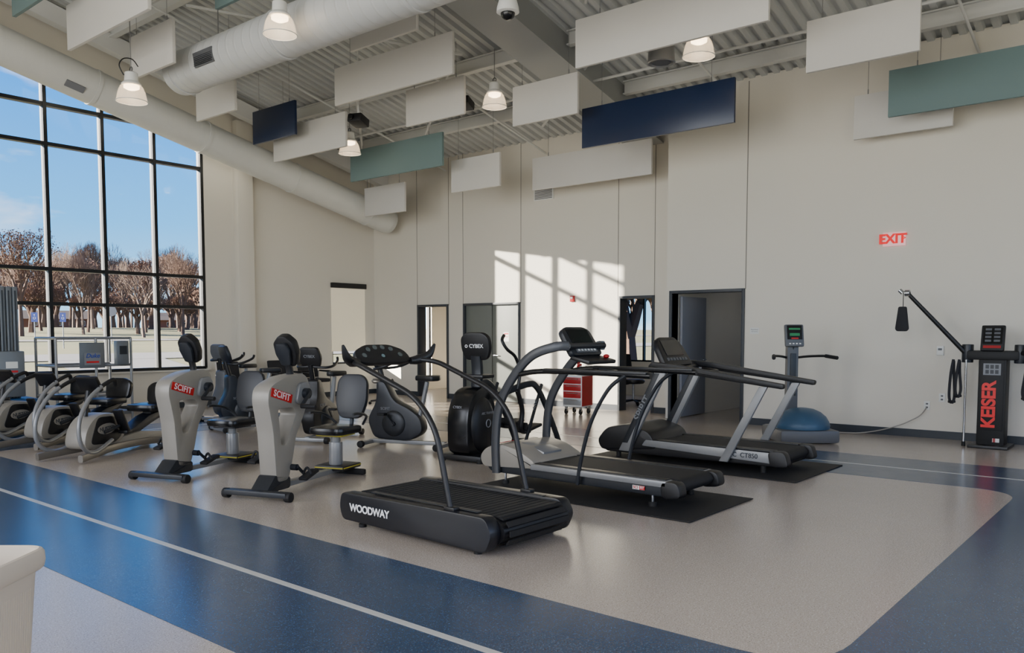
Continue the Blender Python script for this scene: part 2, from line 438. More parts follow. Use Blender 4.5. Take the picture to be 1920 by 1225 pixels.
# windows
def window_grid(n,us,zs,head,vv,w=.062,dep=.14):
    g=G()
    for u in us:
        zt=head(u);g.box(M['mull'],(u,vv,(zs[0]+zt)/2),(w,dep,zt-zs[0]))
    for z in zs: 
        umax=us[-1]
        if z>head(umax)-.02: umax=us[0]+(head(us[0])-z)/((head(us[0])-head(us[-1]))/(us[-1]-us[0]))
        g.box(M['mull'],((us[0]+umax)/2,vv,z),(umax-us[0],dep*.9,w))
    g.prism(M['mull'],[(us[0],head(us[0])),(us[-1],head(us[-1])),(us[-1],head(us[-1])-w),(us[0],head(us[0])-w)],dep,frame((0,vv+dep/2,0),(1,0,0),(0,0,1)))
    o=struct(g,n)
    g=G();g.prism(M['glass'],[(us[0],zs[0]),(us[-1],zs[0]),(us[-1],head(us[-1])),(us[0],head(us[0]))],.006,frame((0,vv,0),(1,0,0),(0,0,1)))
    g.obj("glass",parent=o);return o
us=[8.87-.97*i for i in range(5)][::-1]
window_grid("window_1",us,[.78,2.0,2.61,4.78,5.46],NZ,15.58)
g=G();g.box(M['wall'],(6.93,15.47,.74),(4.05,.1,.03));struct(g,"trim_sill")
# shaded window
g=G()
for u in (12.08,12.95): g.box(M['mull'],(u,15.58,1.7),(.04,.1,1.9))
for z in (.77,2.62,2.0): g.box(M['mull'],(12.515,15.58,z),(.9,.1,.04))
w=struct(g,"window_2")
g=G();g.box(M['shade'],(12.53,15.485,1.83),(1.0,.006,1.54));g.cyl(M['shade'],(12.03,15.485,1.06),(13.03,15.485,1.06),.012);g.obj("roller_shade",parent=w,label="beige roller shade")
g=G();g.box(M['black'],(12.53,15.46,2.59),(1.02,.08,.12),bev=.01);g.obj("shade_cassette",parent=w,label="black shade cassette")
g=G()
for v in (9.22,10.05,10.88): g.box(M['mull'],(16.95,v,1.65),(.08,.04,1.7))
for z in (.82,2.48): g.box(M['mull'],(16.95,10.05,z),(.08,1.7,.04))
struct(g,"window_3")
g=G()
for u in (14.12,15.28): g.box(M['mull'],(u,15.6,1.3),(.04,.08,2.0))
for z in (.32,2.28): g.box(M['mull'],(14.7,15.6,z),(1.2,.08,.04))
struct(g,"window_4")

# ------------------------------------------------------------ ducts
e=thing("air_duct","long white round spiral duct sloping beside the window wall","duct",(0,0,0))
zd=lambda u: 4.01+.2385*(13.3-u)
g=G();g.cyl(M['ductx'],(-2.8,14.6,zd(-2.8)),(12.95,14.6,zd(12.95)),.3,seg=40)
dv=V((1,0,-.2385)).normalized()
pc=V((12.95,14.6,zd(12.95)))
g.cyl(M['ductx'],pc,pc+dv*.12,.3,.27,seg=40);g.cyl(M['ductx'],pc+dv*.12,pc+dv*.15,.27,.2,seg=40)
g.obj("duct_tube",parent=e)
u=12.4
while u>-2:
    g=G();c=V((u,14.6,zd(u)));g.cyl(M['ductx'],c-dv*.03,c+dv*.03,.312,seg=40);g.obj("duct_band",parent=e)
    u-=2.0
for u in (12.4,8.4,4.4):
    g=G();g.cyl(M['wire'],(u,14.6,zd(u)+.3),(u,14.6,zr(u)-.02),.008,seg=6);g.obj("hanger_rod",parent=e)
g=G();g.box(M['gprint'],(6.0,14.365,5.54),(.3,.02,.12),rot=(50,13,0));g.obj("air_grille",parent=e)
e=thing("air_duct","horizontal white spiral duct with a dark side grille","duct",(0,0,0))
g=G();g.cyl(M['ducty'],(6.6,-2.8,5.42),(6.6,12.05,5.42),.31,seg=40);g.cyl(M['ducty'],(6.6,12.05,5.42),(6.6,12.12,5.42),.31,.27,seg=40);g.obj("duct_tube",parent=e)
for v in (11.9,9.4,6.9,4.4,1.9):
    g=G();g.cyl(M['ducty'],(6.6,v-.03,5.42),(6.6,v+.03,5.42),.325,seg=40);g.obj("duct_band",parent=e)
for v in (11.0,8.2,5.2):
    g=G();g.cyl(M['wire'],(6.6,v,5.72),(6.6,v,zr(6.6)-.02),.008,seg=6);g.obj("hanger_rod",parent=e)
for v in (10.9,6.0):
    g=G();g.box(M['mgrey'],(6.305,v,5.36),(.03,.5,.2),rot=(0,-10,0),bev=.004)
    for k in range(8): g.box(M['dgrey'],(6.287,v,5.28+.023*k),(.012,.46,.008),rot=(0,-10,0))
    g.obj("air_grille",parent=e,label="grey louvred grille")

# ------------------------------------------------------------ baffles
GB="acoustic baffles hung below the ceiling"
def baffle(kind,u,v1,v0,z,sw=None):
    lab={'baf':"white rectangular acoustic baffle hung on thin wires",'navy':"navy blue rectangular acoustic baffle hung on wires",'teal':"grey-teal rectangular acoustic baffle hung on wires"}[kind]
    e=thing("acoustic_baffle",lab,"ceiling baffle",(u,(v0+v1)/2,z),0,GB)
    g=G();g.box(M[kind],(0,0,.305),(.05,v1-v0,.61),bev=.004);g.obj("panel",parent=e)
    for s in (-1,1):
        g=G();y=s*(v1-v0)*.36;g.cyl(M['wire'],(0,y,.6),(0,y,zr(u)-z),.0035,seg=5);g.cyl(M['wire'],(0,y,.6),(0,y,.68),.009,seg=6);g.obj("hanger_wire",parent=e)
for b in [('baf',5.11,12.38,10.05,5.46),('teal',6.2,10.36,9.05,5.85),('baf',6.0,12.39,11.14,5.26),('baf',7.67,13.5,12.3,5.15),
    ('navy',9.15,14.07,12.73,5.09),('baf',8.9,11.26,8.53,5.28),('baf',7.86,9.57,8.2,5.55),('baf',9.89,10.59,9.23,5.02),
    ('baf',9.52,13.95,11.76,4.80),('teal',10.97,13.41,10.79,4.56),('baf',11.63,11.2,9.97,4.19),('baf',12.0,14.2,12.92,4.04),
    ('baf',10.29,8.54,7.28,4.78),('baf',12.63,9.99,7.37,4.23),('navy',10.8,7.55,5.01,4.38),('baf',8.93,6.35,3.76,4.92),
    ('baf',10.13,3.78,2.51,4.64),('baf',12.34,3.9,2.62,4.25),('teal',11.8,3.29,.85,4.36),('teal',4.6,12.9,11.6,5.9)]: baffle(*b)

# ------------------------------------------------------------ pendant lamps
GL="pendant lamps hanging from the roof"
def lamp(loc,hook=False):
    e=thing("pendant_lamp","white high bay pendant with clear flared shade, lit","lamp",loc,0,GL)
    u=loc[0];top=zr(u)-loc[2]
    g=G();g.lathe(M['white'],[(0,.27),(.05,.27),(.085,.25),(.09,.14),(.12,.115),(.13,.1),(.12,.085),(0,.085)],closed=False);g.obj("lamp_housing",parent=e)
    g=G();g.lathe(M['refr'],[(.12,.1),(.15,.06),(.175,0),(.19,-.07),(.203,-.13),(.198,-.13),(.185,-.07),(.17,0),(.145,.06),(.115,.095)],seg=40)
    g.torus(M['white'],(0,0,-.13),.202,.005);g.obj("lamp_shade",parent=e,label="clear prismatic bell shade")
    g=G();g.lathe(M['lamp'],[(0,.08),(.1,.08),(.1,.05),(.06,.03),(0,.025)]);g.obj("lamp_lens",parent=e,label="glowing lens")
    g=G();g.cyl(M['wire'],(0,0,.26),(0,0,top),.006,seg=6);g.torus(M['dgrey'],(0,0,.3),.035,.006,'X',16);g.obj("cable",parent=e)
    if hook:
        g=G();g.tube(M['black'],[(-.1,0,.2),(-.16,0,.32),(-.1,0,.42),(.02,0,.44),(.1,0,.36)],.008);g.obj("power_cord",parent=e)
    l=bpy.data.lights.new("lamp_light","POINT");l.energy=3;l.color=(1,.82,.6);l.shadow_soft_size=.08
    o=bpy.data.objects.new("lamp_light",l);COL.objects.link(o);o.parent=e;o.location=(0,0,-.06)
for p,h in (((6.01,8.65,5.21),0),((5.46,11.3,4.77),1),((10.32,8.97,5.3),0),((9.6,4.95,5.08),0),((9.95,12.2,4.93),0)): lamp(p,h)
e=thing("ceiling_speaker","grey cylindrical pendant fixture hung by a bracket","speaker",(9.93,5.67,5.1))
g=G();g.lathe(M['silver'],[(0,.3),(.14,.3),(.17,.27),(.18,.05),(.19,0),(.17,-.01),(.15,.02),(0,.03)]);g.obj("housing",parent=e)
g=G();g.lathe(M['mgrey'],[(0,.0),(.12,.0),(.14,.02),(.14,.03)]);g.obj("speaker_grille",parent=e)
g=G();g.cyl(M['wire'],(0,0,.3),(0,0,zr(9.93)-5.1),.01,seg=6);g.obj("hanger_rod",parent=e)
e=thing("security_camera","white dome security camera on a short ceiling mount","camera",(7.07,5.95,5.0))
g=G();g.lathe(M['white'],[(0,.16),(.07,.16),(.1,.12),(.12,.05),(.125,0),(.1,-.01),(0,-.01)]);g.cyl(M['white'],(0,0,.15),(0,0,zr(7.07)-5.0),.02);g.obj("mount",parent=e)
g=G();g.ell(M['blackg'],(0,0,-.01),(.08,.08,.075));g.obj("lens_dome",parent=e,label="dark glossy dome")
for p in ((9.28,11.14,5.1),(10.6,9.9,5.45)):
    e=thing("projector","small black projector hung on a pole","projector",p,20)
    g=G();g.box(M['black'],(0,0,0),(.3,.26,.14),bev=.02,rot=(0,12,0));g.obj("body",parent=e)
    g=G();g.cyl(M['blackg'],(-.16,.04,.03),(-.2,.04,.035),.045);g.obj("lens",parent=e)
    g=G();g.cyl(M['steelw'],(0,0,.06),(0,0,zr(p[0])-p[2]),.014);g.obj("mounting_pole",parent=e)

# ------------------------------------------------------------ wall fixtures
LX,UP=(0,-1,0),(0,0,1)
e=thing("exit_sign","lit white sign with red letters on the wall","sign",(12.7,3.405,2.73))
g=G();g.box(M['exitw'],(-.02,0,.105),(.04,.31,.2),bev=.01);g.obj("sign_body",parent=e)
g=G();g.text(M['exitr'],"EXIT",.185,(-.042,.02,.105),LX,UP,.04,.003,spacing=.98);g.text(M['exitr'],">",.09,(-.042,-.135,.11),LX,UP,.02,.003);g.obj("lettering",parent=e,label="red glowing letters")
e=thing("wall_sign","small white paper notice on the wall","sign",(12.699,5.49,1.47))
g=G();g.box(M['paper'],(0,0,.05),(.005,.15,.1));g.text(M['base'],"Please Knock",.022,(-.004,0,.07),LX,UP,0,.0005);g.text(M['base'],"before entering",.016,(-.004,0,.04),LX,UP,0,.0005);g.obj("paper_sheet",parent=e)
e=thing("wall_sign","white notice with red print on the double door","sign",(13.375,11.3,1.3))
g=G();g.box(M['paper'],(0,0,.1),(.004,.15,.2));g.box(M['red'],(-.003,0,.165),(.002,.12,.03));g.text(M['red'],"NOTICE",.03,(-.004,0,.1),LX,UP,.01,.0005);g.obj("paper_sheet",parent=e)
e=thing("thermostat","small white wall thermostat box","thermostat",(12.695,2.76,1.18))
g=G();g.box(M['white'],(-.01,0,.06),(.03,.09,.13),bev=.006);g.obj("housing",parent=e)
g=G();g.box(M['mgrey'],(-.026,0,.08),(.002,.05,.03));g.obj("display",parent=e)
for p,l in (((12.7,2.91,.4),"white double wall outlet plate"),((12.7,2.72,.52),"white single wall outlet plate")):
    e=thing("wall_outlet",l,"outlet",p)
    g=G();g.box(M['white'],(-.005,0,.06),(.01,.08,.12),bev=.003);g.obj("plate",parent=e)
    for z in (.085,.035):
        g=G();g.box(M['mgrey'],(-.011,0,z),(.002,.03,.022));g.obj("socket",parent=e)
g=G();g.tube(M['cream'],[(12.67,2.91,.43),(12.6,3.0,.3),(12.55,3.3,.14),(12.5,3.7,.03),(12.35,4.1,.012),(12.1,4.3,.012),(11.95,4.3,.012)],.008,6)
o=g.obj("power_cable",label="pale power cable running from outlet across floor",cat_="cable")
e=thing("air_vent","white louvred vent high on the wall","vent",(13.35,10.28,4.17))
g=G();g.box(M['white'],(-.01,0,.13),(.02,.5,.26),bev=.004);g.obj("frame",parent=e)
g=G()
for k in range(8): g.box(M['mgrey'],(-.022,0,.03+.028*k),(.006,.44,.012),rot=(0,30,0))
g.obj("louvre",parent=e)
e=thing("fire_alarm","small red and white fire alarm strobe on wall","alarm",(13.35,9.55,2.1))
g=G();g.box(M['redp'],(-.02,0,.06),(.04,.1,.12),bev=.006);g.obj("housing",parent=e)
g=G();g.box(M['white'],(-.045,0,.08),(.012,.05,.04),bev=.004);g.obj("strobe_lens",parent=e)

# ------------------------------------------------------------ mats
for (a,b,c,d,l) in ((5.78,6.98,3.0,5.35,"black rubber mat under the silver treadmill"),(8.0,9.4,3.0,5.6,"black rubber mat under the black treadmill")):
    g=G();g.box(M['rubber'],((a+b)/2,(c+d)/2,.0085),(b-a,d-c,.009),bev=.003);g.obj("floor_mat",label=l,cat_="mat")

TX,TU=(-1,0,0),(0,0,1)
# ------------------------------------------------------------ curved manual treadmill
e=thing("treadmill","low black treadmill with slatted belt and bent handrails","treadmill",(4.47,4.31,0),90)
for s in (-1,1):
    g=G();y=s*.415
    prof=rnd([(-.74,.03),(.74,.05),(.775,.15),(.75,.262),(.2,.266),(-.3,.27),(-.74,.27),(-.80,.16)],.045,5)
    g.side(M['slab'],prof,y-.055,y+.055,bev=.01)
    g.obj("side_panel",parent=e,label="glossy navy-black side panel")
g=G();g.side(M['black'],rnd([(-.76,.06),(.72,.08),(.77,.16),(.73,.25),(.2,.243),(-.3,.243),(-.76,.248),(-.84,.16)],.09,5),-.36,.36)
x=-.74
while x<.70:
    g.box(M['rubber'],(x,0,.248+.006*abs(x)),(.046,.66,.012),bev=.003);x+=.058
for k in range(5):
    a=math.radians(100+40*k);g.box(M['rubber'],(-.75+.095*math.cos(a),0,.152+.095*math.sin(a)),(.04,.66,.012),rot=(0,90-math.degrees(a),0))
g.obj("running_belt",parent=e,label="black slatted rubber running belt")
for s in (-1,1):
    g=G();g.box(M['dgrey'],(-.05,s*.36,.276),(1.1,.05,.006),bev=.002);g.obj("step_strip",parent=e)
for s in (-1,1):
    for x in (-.62,.58):
        g=G();g.cyl(M['rubber'],(x,s*.4,0),(x,s*.4,.025),.03);g.cyl(M['dgrey'],(x,s*.4,.02),(x,s*.4,.1),.012);g.obj("foot",parent=e)
for s in (-1,1):
    g=G();g.tube(M['black'],fil([(-.39,s*.42,.25),(-.24,s*.42,.83),(-.04,s*.42,1.04),(.60,s*.42,1.26),(.78,s*.33,1.27)],.16,9),.021,14,smooth=False)
    g.box(M['black'],(-.39,s*.42,.28),(.1,.06,.03),bev=.01);g.obj("handrail",parent=e,label="dark bent handrail")
g=G();g.text(M['wprint'],"WOODWAY",.08,(.42,.473,.155),TX,TU,.03,.001,spacing=.95);g.obj("lettering",parent=e,label="white lettering")
XC=frame((.80,0,1.33),(0,-1,0),(.66,0,.75))
g=G();g.prism(M['black'],rnd([(-.29,-.075),(-.2,-.10),(.2,-.10),(.29,-.075),(.27,.03),(.13,.095),(-.13,.095),(-.27,.03)],.05,4),.045,XC@Matrix.Translation((0,0,-.045)),bev=.012)
g.tube(M['black'],[(.78,.34,1.27),(.78,0,1.25),(.78,-.34,1.27)],.02)
con=g.obj("console",parent=e)
for (a,b) in ((-.19,-.02),(-.12,.04),(-.04,.06),(.04,.06),(.12,.04),(.19,-.02)):
    g=G();g.cyl(M['dial'],XC@V((a,b,0)),XC@V((a,b,.004)),.022);g.obj("display",parent=con,label="small round grey readout")
g=G();g.cyl(M['teal'],XC@V((0,-.03,0)),XC@V((0,-.03,.005)),.016);g.obj("button",parent=con)
for s in (-1,1):
    g=G();g.tube(M['black'],[(.76,s*.28,1.26),(.74,s*.36,1.27),(.70,s*.44,1.31),(.68,s*.49,1.40)],.04,12,6,radii=[.03,.042,.034,.01]);g.obj("bottle_holder",parent=e,label="black curved holder")

# ------------------------------------------------------------ silver treadmill
e=thing("treadmill","silver and dark grey treadmill with arched uprights","treadmill",(6.46,4.38,0),90)
g=G();g.side(M['dgrey'],rnd([(-1.0,.11),(.95,.12),(1.0,.16),(1.0,.22),(-1.0,.22)],.03,3),-.38,.38,bev=.01);g.obj("base_frame",parent=e)
g=G();g.side(M['rubber'],rnd([(-1.07,.13),(.5,.13),(.5,.255),(-1.07,.255),(-1.12,.19)],.05,5),-.27,.27);g.obj("running_belt",parent=e)
for s in (-1,1):
    g=G();g.box(M['silver'],(-.3,s*.36,.225),(1.45,.13,.055),bev=.012);g.box(M['black'],(-.3,s*.345,.256),(1.4,.09,.008),bev=.003);g.obj("side_rail",parent=e)
    g=G();g.side(M['black'],rnd([(-1.16,.12),(-.98,.1),(-.96,.25),(-1.13,.25)],.05,4),s*.36-.065,s*.36+.065,bev=.012);g.obj("end_cap",parent=e)
g=G();g.side(M['cream'],rnd([(.38,.2),(1.05,.16),(1.1,.26),(1.02,.36),(.82,.41),(.6,.37),(.4,.27)],.07,5),-.4,.4,bev=.03)
g.box(M['silver'],(.62,0,.345),(.3,.3,.05),rot=(0,-15,0),bev=.02);g.obj("motor_hood",parent=e,label="off-white motor hood")
g=G();g.box(M['red'],(.9,.2,.402),(.12,.14,.004),rot=(0,14,0));g.box(M['white'],(.9,.2,.405),(.05,.1,.003),rot=(0,14,0));g.obj("sticker",parent=e,label="red warning sticker")
for s in (-1,1):
    g=G();g.tube(M['arch'],[(.86,s*.41,.12),(.87,s*.41,.45),(.82,s*.41,.78),(.66,s*.41,1.05),(.44,s*.40,1.27),(.2,s*.36,1.36),(.08,s*.28,1.37)],.05,14,8,flat=(.026,.045));g.obj("upright",parent=e,label="grey arched upright")
    g=G();g.tube(M['dgrey'],[(-.12,s*.42,.12),(-.16,s*.425,.35),(-.27,s*.43,.70),(-.45,s*.43,1.0),(-.62,s*.42,1.13)],.018,10);g.obj("rail_support",parent=e)
    g=G();g.tube(M['blackg'],[(.56,s*.41,1.1),(.3,s*.41,1.135),(-.3,s*.41,1.14),(-.86,s*.41,1.13)],.026,12);g.box(M['black'],(-.28,s*.41,1.15),(1.1,.07,.03),bev=.012);g.obj("handrail",parent=e)
    for x in (-.85,.8):
        g=G();g.cyl(M['rubber'],(x,s*.34,.013),(x,s*.34,.05),.035);g.cyl(M['chrome'],(x,s*.34,.04),(x,s*.34,.12),.012);g.obj("foot",parent=e)
g=G();g.tube(M['dgrey'],[(.08,.3,1.37),(.1,0,1.37),(.08,-.3,1.37)],.03);g.obj("cross_bar",parent=e)
g=G();g.tube(M['black'],[(.16,.36,1.14),(-.1,.24,1.12),(-.14,0,1.12),(-.1,-.24,1.12),(.16,-.36,1.14)],.02);g.obj("front_grip",parent=e)
XC=frame((.14,0,1.42),(0,-1,0),(.55,0,.83))
g=G();g.prism(M['dgrey'],rnd([(-.25,-.16),(.25,-.16),(.23,.12),(.15,.16),(-.15,.16),(-.23,.12)],.05,4),.06,XC@Matrix.Translation((0,0,-.06)),bev=.015)
g.box(M['black'],(0,0,1.24),(.22,.46,.04),rot=(0,-12,0),bev=.015)
con=g.obj("console",parent=e)
g=G();g.box(M['screen'],(0,.03,.003),(.34,.19,.008),X=XC);g.box(M['mgrey'],(0,-.11,.003),(.34,.05,.008),X=XC)
for k in range(6): g.box(M['white'],(-.13+.052*k,-.11,.008),(.028,.018,.004),X=XC)
g.obj("display",parent=con)
g=G();g.ell(M['redp'],(-.04,-.16,1.27),(.03,.03,.02));g.obj("stop_button",parent=con,label="red stop button")
g=G();g.box(M['white'],(-.74,.391,.165),(.12,.003,.035));g.text(M['red'],"SCI",.034,(-.71,.393,.165),TX,TU,.02,.001);g.box(M['red'],(-.775,.3925,.165),(.052,.002,.033));g.text(M['wprint'],"FIT",.03,(-.775,.394,.165),TX,TU,.02,.001);g.obj("logo_plate",parent=e,label="red and white logo sticker")

# ------------------------------------------------------------ black treadmill
e=thing("treadmill","black and silver treadmill with straight slanted uprights","treadmill",(8.7,4.38,0),90)
g=G();g.side(M['black'],rnd([(-1.1,.09),(1.05,.07),(1.12,.14),(1.1,.2),(-1.1,.2)],.03,3),-.4,.4,bev=.01);g.obj("base_frame",parent=e)
g=G();g.side(M['rubber'],rnd([(-1.1,.11),(.4,.11),(.4,.255),(-1.1,.245),(-1.15,.18)],.05,5),-.28,.28);g.obj("running_belt",parent=e)
for s in (-1,1):
    g=G();g.side(M['silver'],rnd([(-1.06,.12),(.55,.18),(.5,.25),(-1.02,.235)],.02,3),s*.405-.02,s*.405+.02,bev=.005);g.box(M['black'],(-.3,s*.35,.25),(1.45,.12,.016),bev=.005);g.obj("side_rail",parent=e,label="silver side rail")
    g=G();g.side(M['black'],rnd([(-1.2,.1),(-1.0,.09),(-.97,.25),(-1.15,.26)],.05,4),s*.38-.06,s*.38+.06,bev=.012);g.obj("end_cap",parent=e)
g=G();g.side(M['black'],rnd([(.35,.15),(1.12,.08),(1.18,.2),(1.05,.36),(.75,.42),(.45,.34)],.08,5),-.42,.42,bev=.03);g.obj("motor_hood",parent=e)
for s in (-1,1):
    g=G();g.side(M['silver'],[(.70,.1),(.84,.1),(.34,1.08),(.2,1.08)],s*.44-.025,s*.44+.025,bev=.01)
    g.side(M['dgrey'],[(.715,.2),(.79,.2),(.37,1.03),(.3,1.03)],s*.44-.028,s*.44+.028,bev=.004)
    u_=g.obj("upright",parent=e,label="silver slanted upright")
    if s>0:
        g=G();g.text(M['gprint'],"SPIRIT",.12,(.52,.47,.62),V((-.46,0,.88)),V((.88,0,.46)),.02,.001);g.obj("lettering",parent=u_)
    g=G();g.side(M['silver'],[(-.54,.1),(-.44,.1),(-.88,.93),(-.97,.93)],s*.45-.02,s*.45+.02,bev=.008);g.obj("rear_strut",parent=e,label="silver slanted rear strut")
    g=G();g.side(M['black'],rnd([(.45,1.1),(.2,1.06),(-1.14,.91),(-1.15,.965),(.1,1.14),(.4,1.16)],.025,3),s*.45-.035,s*.45+.035,bev=.015)
    g.obj("handrail",parent=e)
    for x in (-.9,.9):
        g=G();g.cyl(M['rubber'],(x,s*.36,.013),(x,s*.36,.09),.03);g.obj("foot",parent=e)
g=G();g.tube(M['black'],[(.3,.43,1.08),(.28,0,1.06),(.3,-.43,1.08)],.04);g.obj("cross_bar",parent=e)
g=G();g.tube(M['black'],[(.2,.4,1.06),(-.08,.2,1.05),(-.12,0,1.05),(-.08,-.2,1.05),(.2,-.4,1.06)],.02);g.obj("front_grip",parent=e)
XC=frame((.38,0,1.27),(0,-1,0),(.5,0,.86))
g=G();g.prism(M['black'],rnd([(-.33,-.18),(.33,-.18),(.3,.08),(.2,.2),(-.2,.2),(-.3,.08)],.05,4),.07,XC@Matrix.Translation((0,0,-.07)),bev=.018);con=g.obj("console",parent=e)
g=G();g.box(M['screen'],(0,.05,.003),(.4,.2,.008),X=XC)
for k in range(7): g.box(M['mgrey'],(-.21+.07*k,-.1,.003),(.045,.035,.008),X=XC)
g.obj("display",parent=con)
g=G();g.text(M['base'],"C  CT850",.07,(-.72,.427,.185),TX,V((.03,0,1)),.02,.001);g.obj("lettering",parent=e,label="dark model lettering")

# ------------------------------------------------------------ arm ergometers
def ergometer(loc,rz,label,grp,dx=0):
    e=thing("arm_ergometer",label,"exercise machine",loc,rz,grp)
    body=rnd([(.02,.12),(.2,.12),(.27,.3),(.33,.52),(.47,.72),(.56,.9),(.55,1.05),(.46,1.11),(.2,1.09),(.02,1.04),(-.07,.99),(-.09,.88),(-.02,.6)],.05,3)
    hole=rnd([(.10,.46),(.17,.46),(.34,.74),(.28,.80),(.06,.80)],.03,3)
    g=G();g.side(M['cream'],body,-.09,.09,holes=[hole],bev=.012)
    b=g.obj("machine_body",parent=e,label="off-white cast body with triangular opening")
    for s in (-1,1):
        g=G();g.side(M['silver'],rnd([(.3,.84),(.5,.78),(.55,.92),(.5,1.03),(.36,1.02)],.05,4),s*.105-.02,s*.105+.02,bev=.01);g.obj("crank_cover",parent=b)
    g=G();X=frame((.11,-.094,.92),(1,0,-.28),(.28,0,1))
    g.box(M['red'],(0,0,0),(.32,.08,.004),X=X);g.text(M['wprint'],"SCIFIT",.086,X@V((0,0,.003)),(1,0,-.28),(.28,0,1),.012,.001,spacing=1.08);g.obj("logo_plate",parent=b,label="red plate with white lettering")
    g=G();g.box(M['dgrey'],(.1,0,.1),(.3,.16,.1),bev=.02);g.side(M['dgrey'],rnd([(-.16,.05),(.22,.05),(.22,.16),(.0,.2)],.02,3),-.09,.09,bev=.01)
    g.box(M['dgrey'],(-.15,0,.06),(.1,.66,.05),bev=.015);g.box(M['silver'],(.75,0,.07),(1.15,.08,.05),bev=.01);g.obj("base_frame",parent=e)
    for s in (-1,1):
        g=G();g.cyl(M['rubber'],(-.15,s*.3,.045),(-.15,s*.36,.045),.045,bev=.008);g.obj("foot",parent=e)
        g=G();a=1 if s>0 else -1
        g.cyl(M['dgrey'],(.43,s*.12,.92),(.43,s*.17,.92),.05);g.box(M['dgrey'],(.43+.06*a,s*.175,.92+.05*a),(.2,.02,.035),rot=(0,-40,0),bev=.006)
        g.cyl(M['rubber'],(.43+.13*a,s*.17,.92+.11*a),(.43+.13*a,s*.33,.92+.11*a),.022,bev=.005);g.obj("hand_crank",parent=e,label="black hand crank with grip")
        g=G();g.cyl(M['dgrey'],(.25,s*.09,.24),(.25,s*.15,.24),.03);g.box(M['dgrey'],(.25-.05*a,s*.16,.24+.04*a),(.15,.016,.025),rot=(0,38,0));g.box(M['rubber'],(.25-.1*a,s*.21,.24+.08*a),(.22,.09,.03),rot=(0,-15,0),bev=.01)
        g.tube(M['rubber'],[(.25-.1*a-.03,s*.165,.25+.08*a),(.25-.1*a-.03,s*.21,.31+.08*a),(.25-.1*a-.03,s*.255,.25+.08*a)],.012);g.obj("pedal",parent=e)
    g=G();g.tube(M['black'],[(.38,0,1.05),(.37,0,1.14),(.34,0,1.22)],.035);g.obj("console_stem",parent=e)
    X=frame((.30,0,1.31),(0,-1,0),(-.4,0,.92))
    g=G();g.prism(M['black'],rnd([(-.07,-.15),(.07,-.15),(.115,-.03),(.11,.09),(.04,.16),(-.04,.16),(-.11,.09),(-.115,-.03)],.025,3),.09,X@Matrix.Translation((0,0,-.09)),bev=.018)
    g.prism(M['dgrey'],rnd([(-.05,-.12),(.05,-.12),(.08,.02),(.05,.1),(-.05,.1),(-.08,.02)],.02,3),.04,X,bev=.012);c=g.obj("console",parent=e)
    g=G();g.box(M['screen'],(0,.02,-.093),(.15,.17,.006),X=X);g.obj("display",parent=c)
    g=G();g.box(M['black'],(1.16+dx,0,.10),(.36,.34,.05),bev=.015);g.box(M['yellow'],(1.16+dx,-.172,.105),(.34,.008,.01));g.box(M['yellow'],(.976+dx,0,.105),(.008,.33,.01));g.box(M['rubber'],(1.28+dx,0,.03),(.06,.5,.06),bev=.015);g.obj("seat_carriage",parent=e)
    g=G();g.cyl(M['silver'],(1.12+dx,0,.12),(1.12+dx,0,.36),.07,seg=24,bev=.008);g.cyl(M['silver'],(1.12+dx,0,.36),(1.12+dx,0,.43),.05,seg=20);g.obj("seat_post",parent=e,label="silver column")
    g=G();g.box(M['yellow' if 'yellow' in label else 'dgrey'],(1.12+dx,0,.437),(.28,.3,.02),bev=.008);g.tube(M['dgrey'],[(1.26+dx,0,.44),(1.42+dx,0,.48),(1.45+dx,0,.6)],.022);g.obj("seat_bracket",parent=e)
    g=G();g.prism(M['blackg'],rnd([(.9+dx,-.2),(1.3+dx,-.23),(1.35+dx,-.1),(1.35+dx,.1),(1.3+dx,.23),(.9+dx,.2),(.87+dx,0)],.08,5),.075,Matrix.Translation((0,0,.45)),bev=.028);g.obj("seat",parent=e,label="black padded seat")
    X=frame((1.46+dx,0,.80),(0,-1,0),(.18,0,.98))
    g=G();g.prism(M['navyp'],rnd([(-.13,-.23),(.13,-.23),(.19,-.05),(.18,.18),(.11,.25),(-.11,.25),(-.18,.18),(-.19,-.05)],.07,4),.07,X@Matrix.Translation((0,0,-.035)),bev=.025);g.obj("backrest",parent=e,label="dark padded backrest")
    for s in (-1,1):
        g=G();g.tube(M['dgrey'],[(1.4+dx,s*.16,.52),(1.32+dx,s*.25,.62),(1.14+dx,s*.26,.66),(1.04+dx,s*.26,.66)],.014);g.obj("armrest",parent=e)
    return e
ER="seated arm ergometers"
ergometer((4.16,8.02,0),20,"off-white arm ergometer with rotating black seat",ER,-.14)
ergometer((4.27,6.46,0),20,"off-white arm ergometer with yellow trimmed black seat",ER,.04)

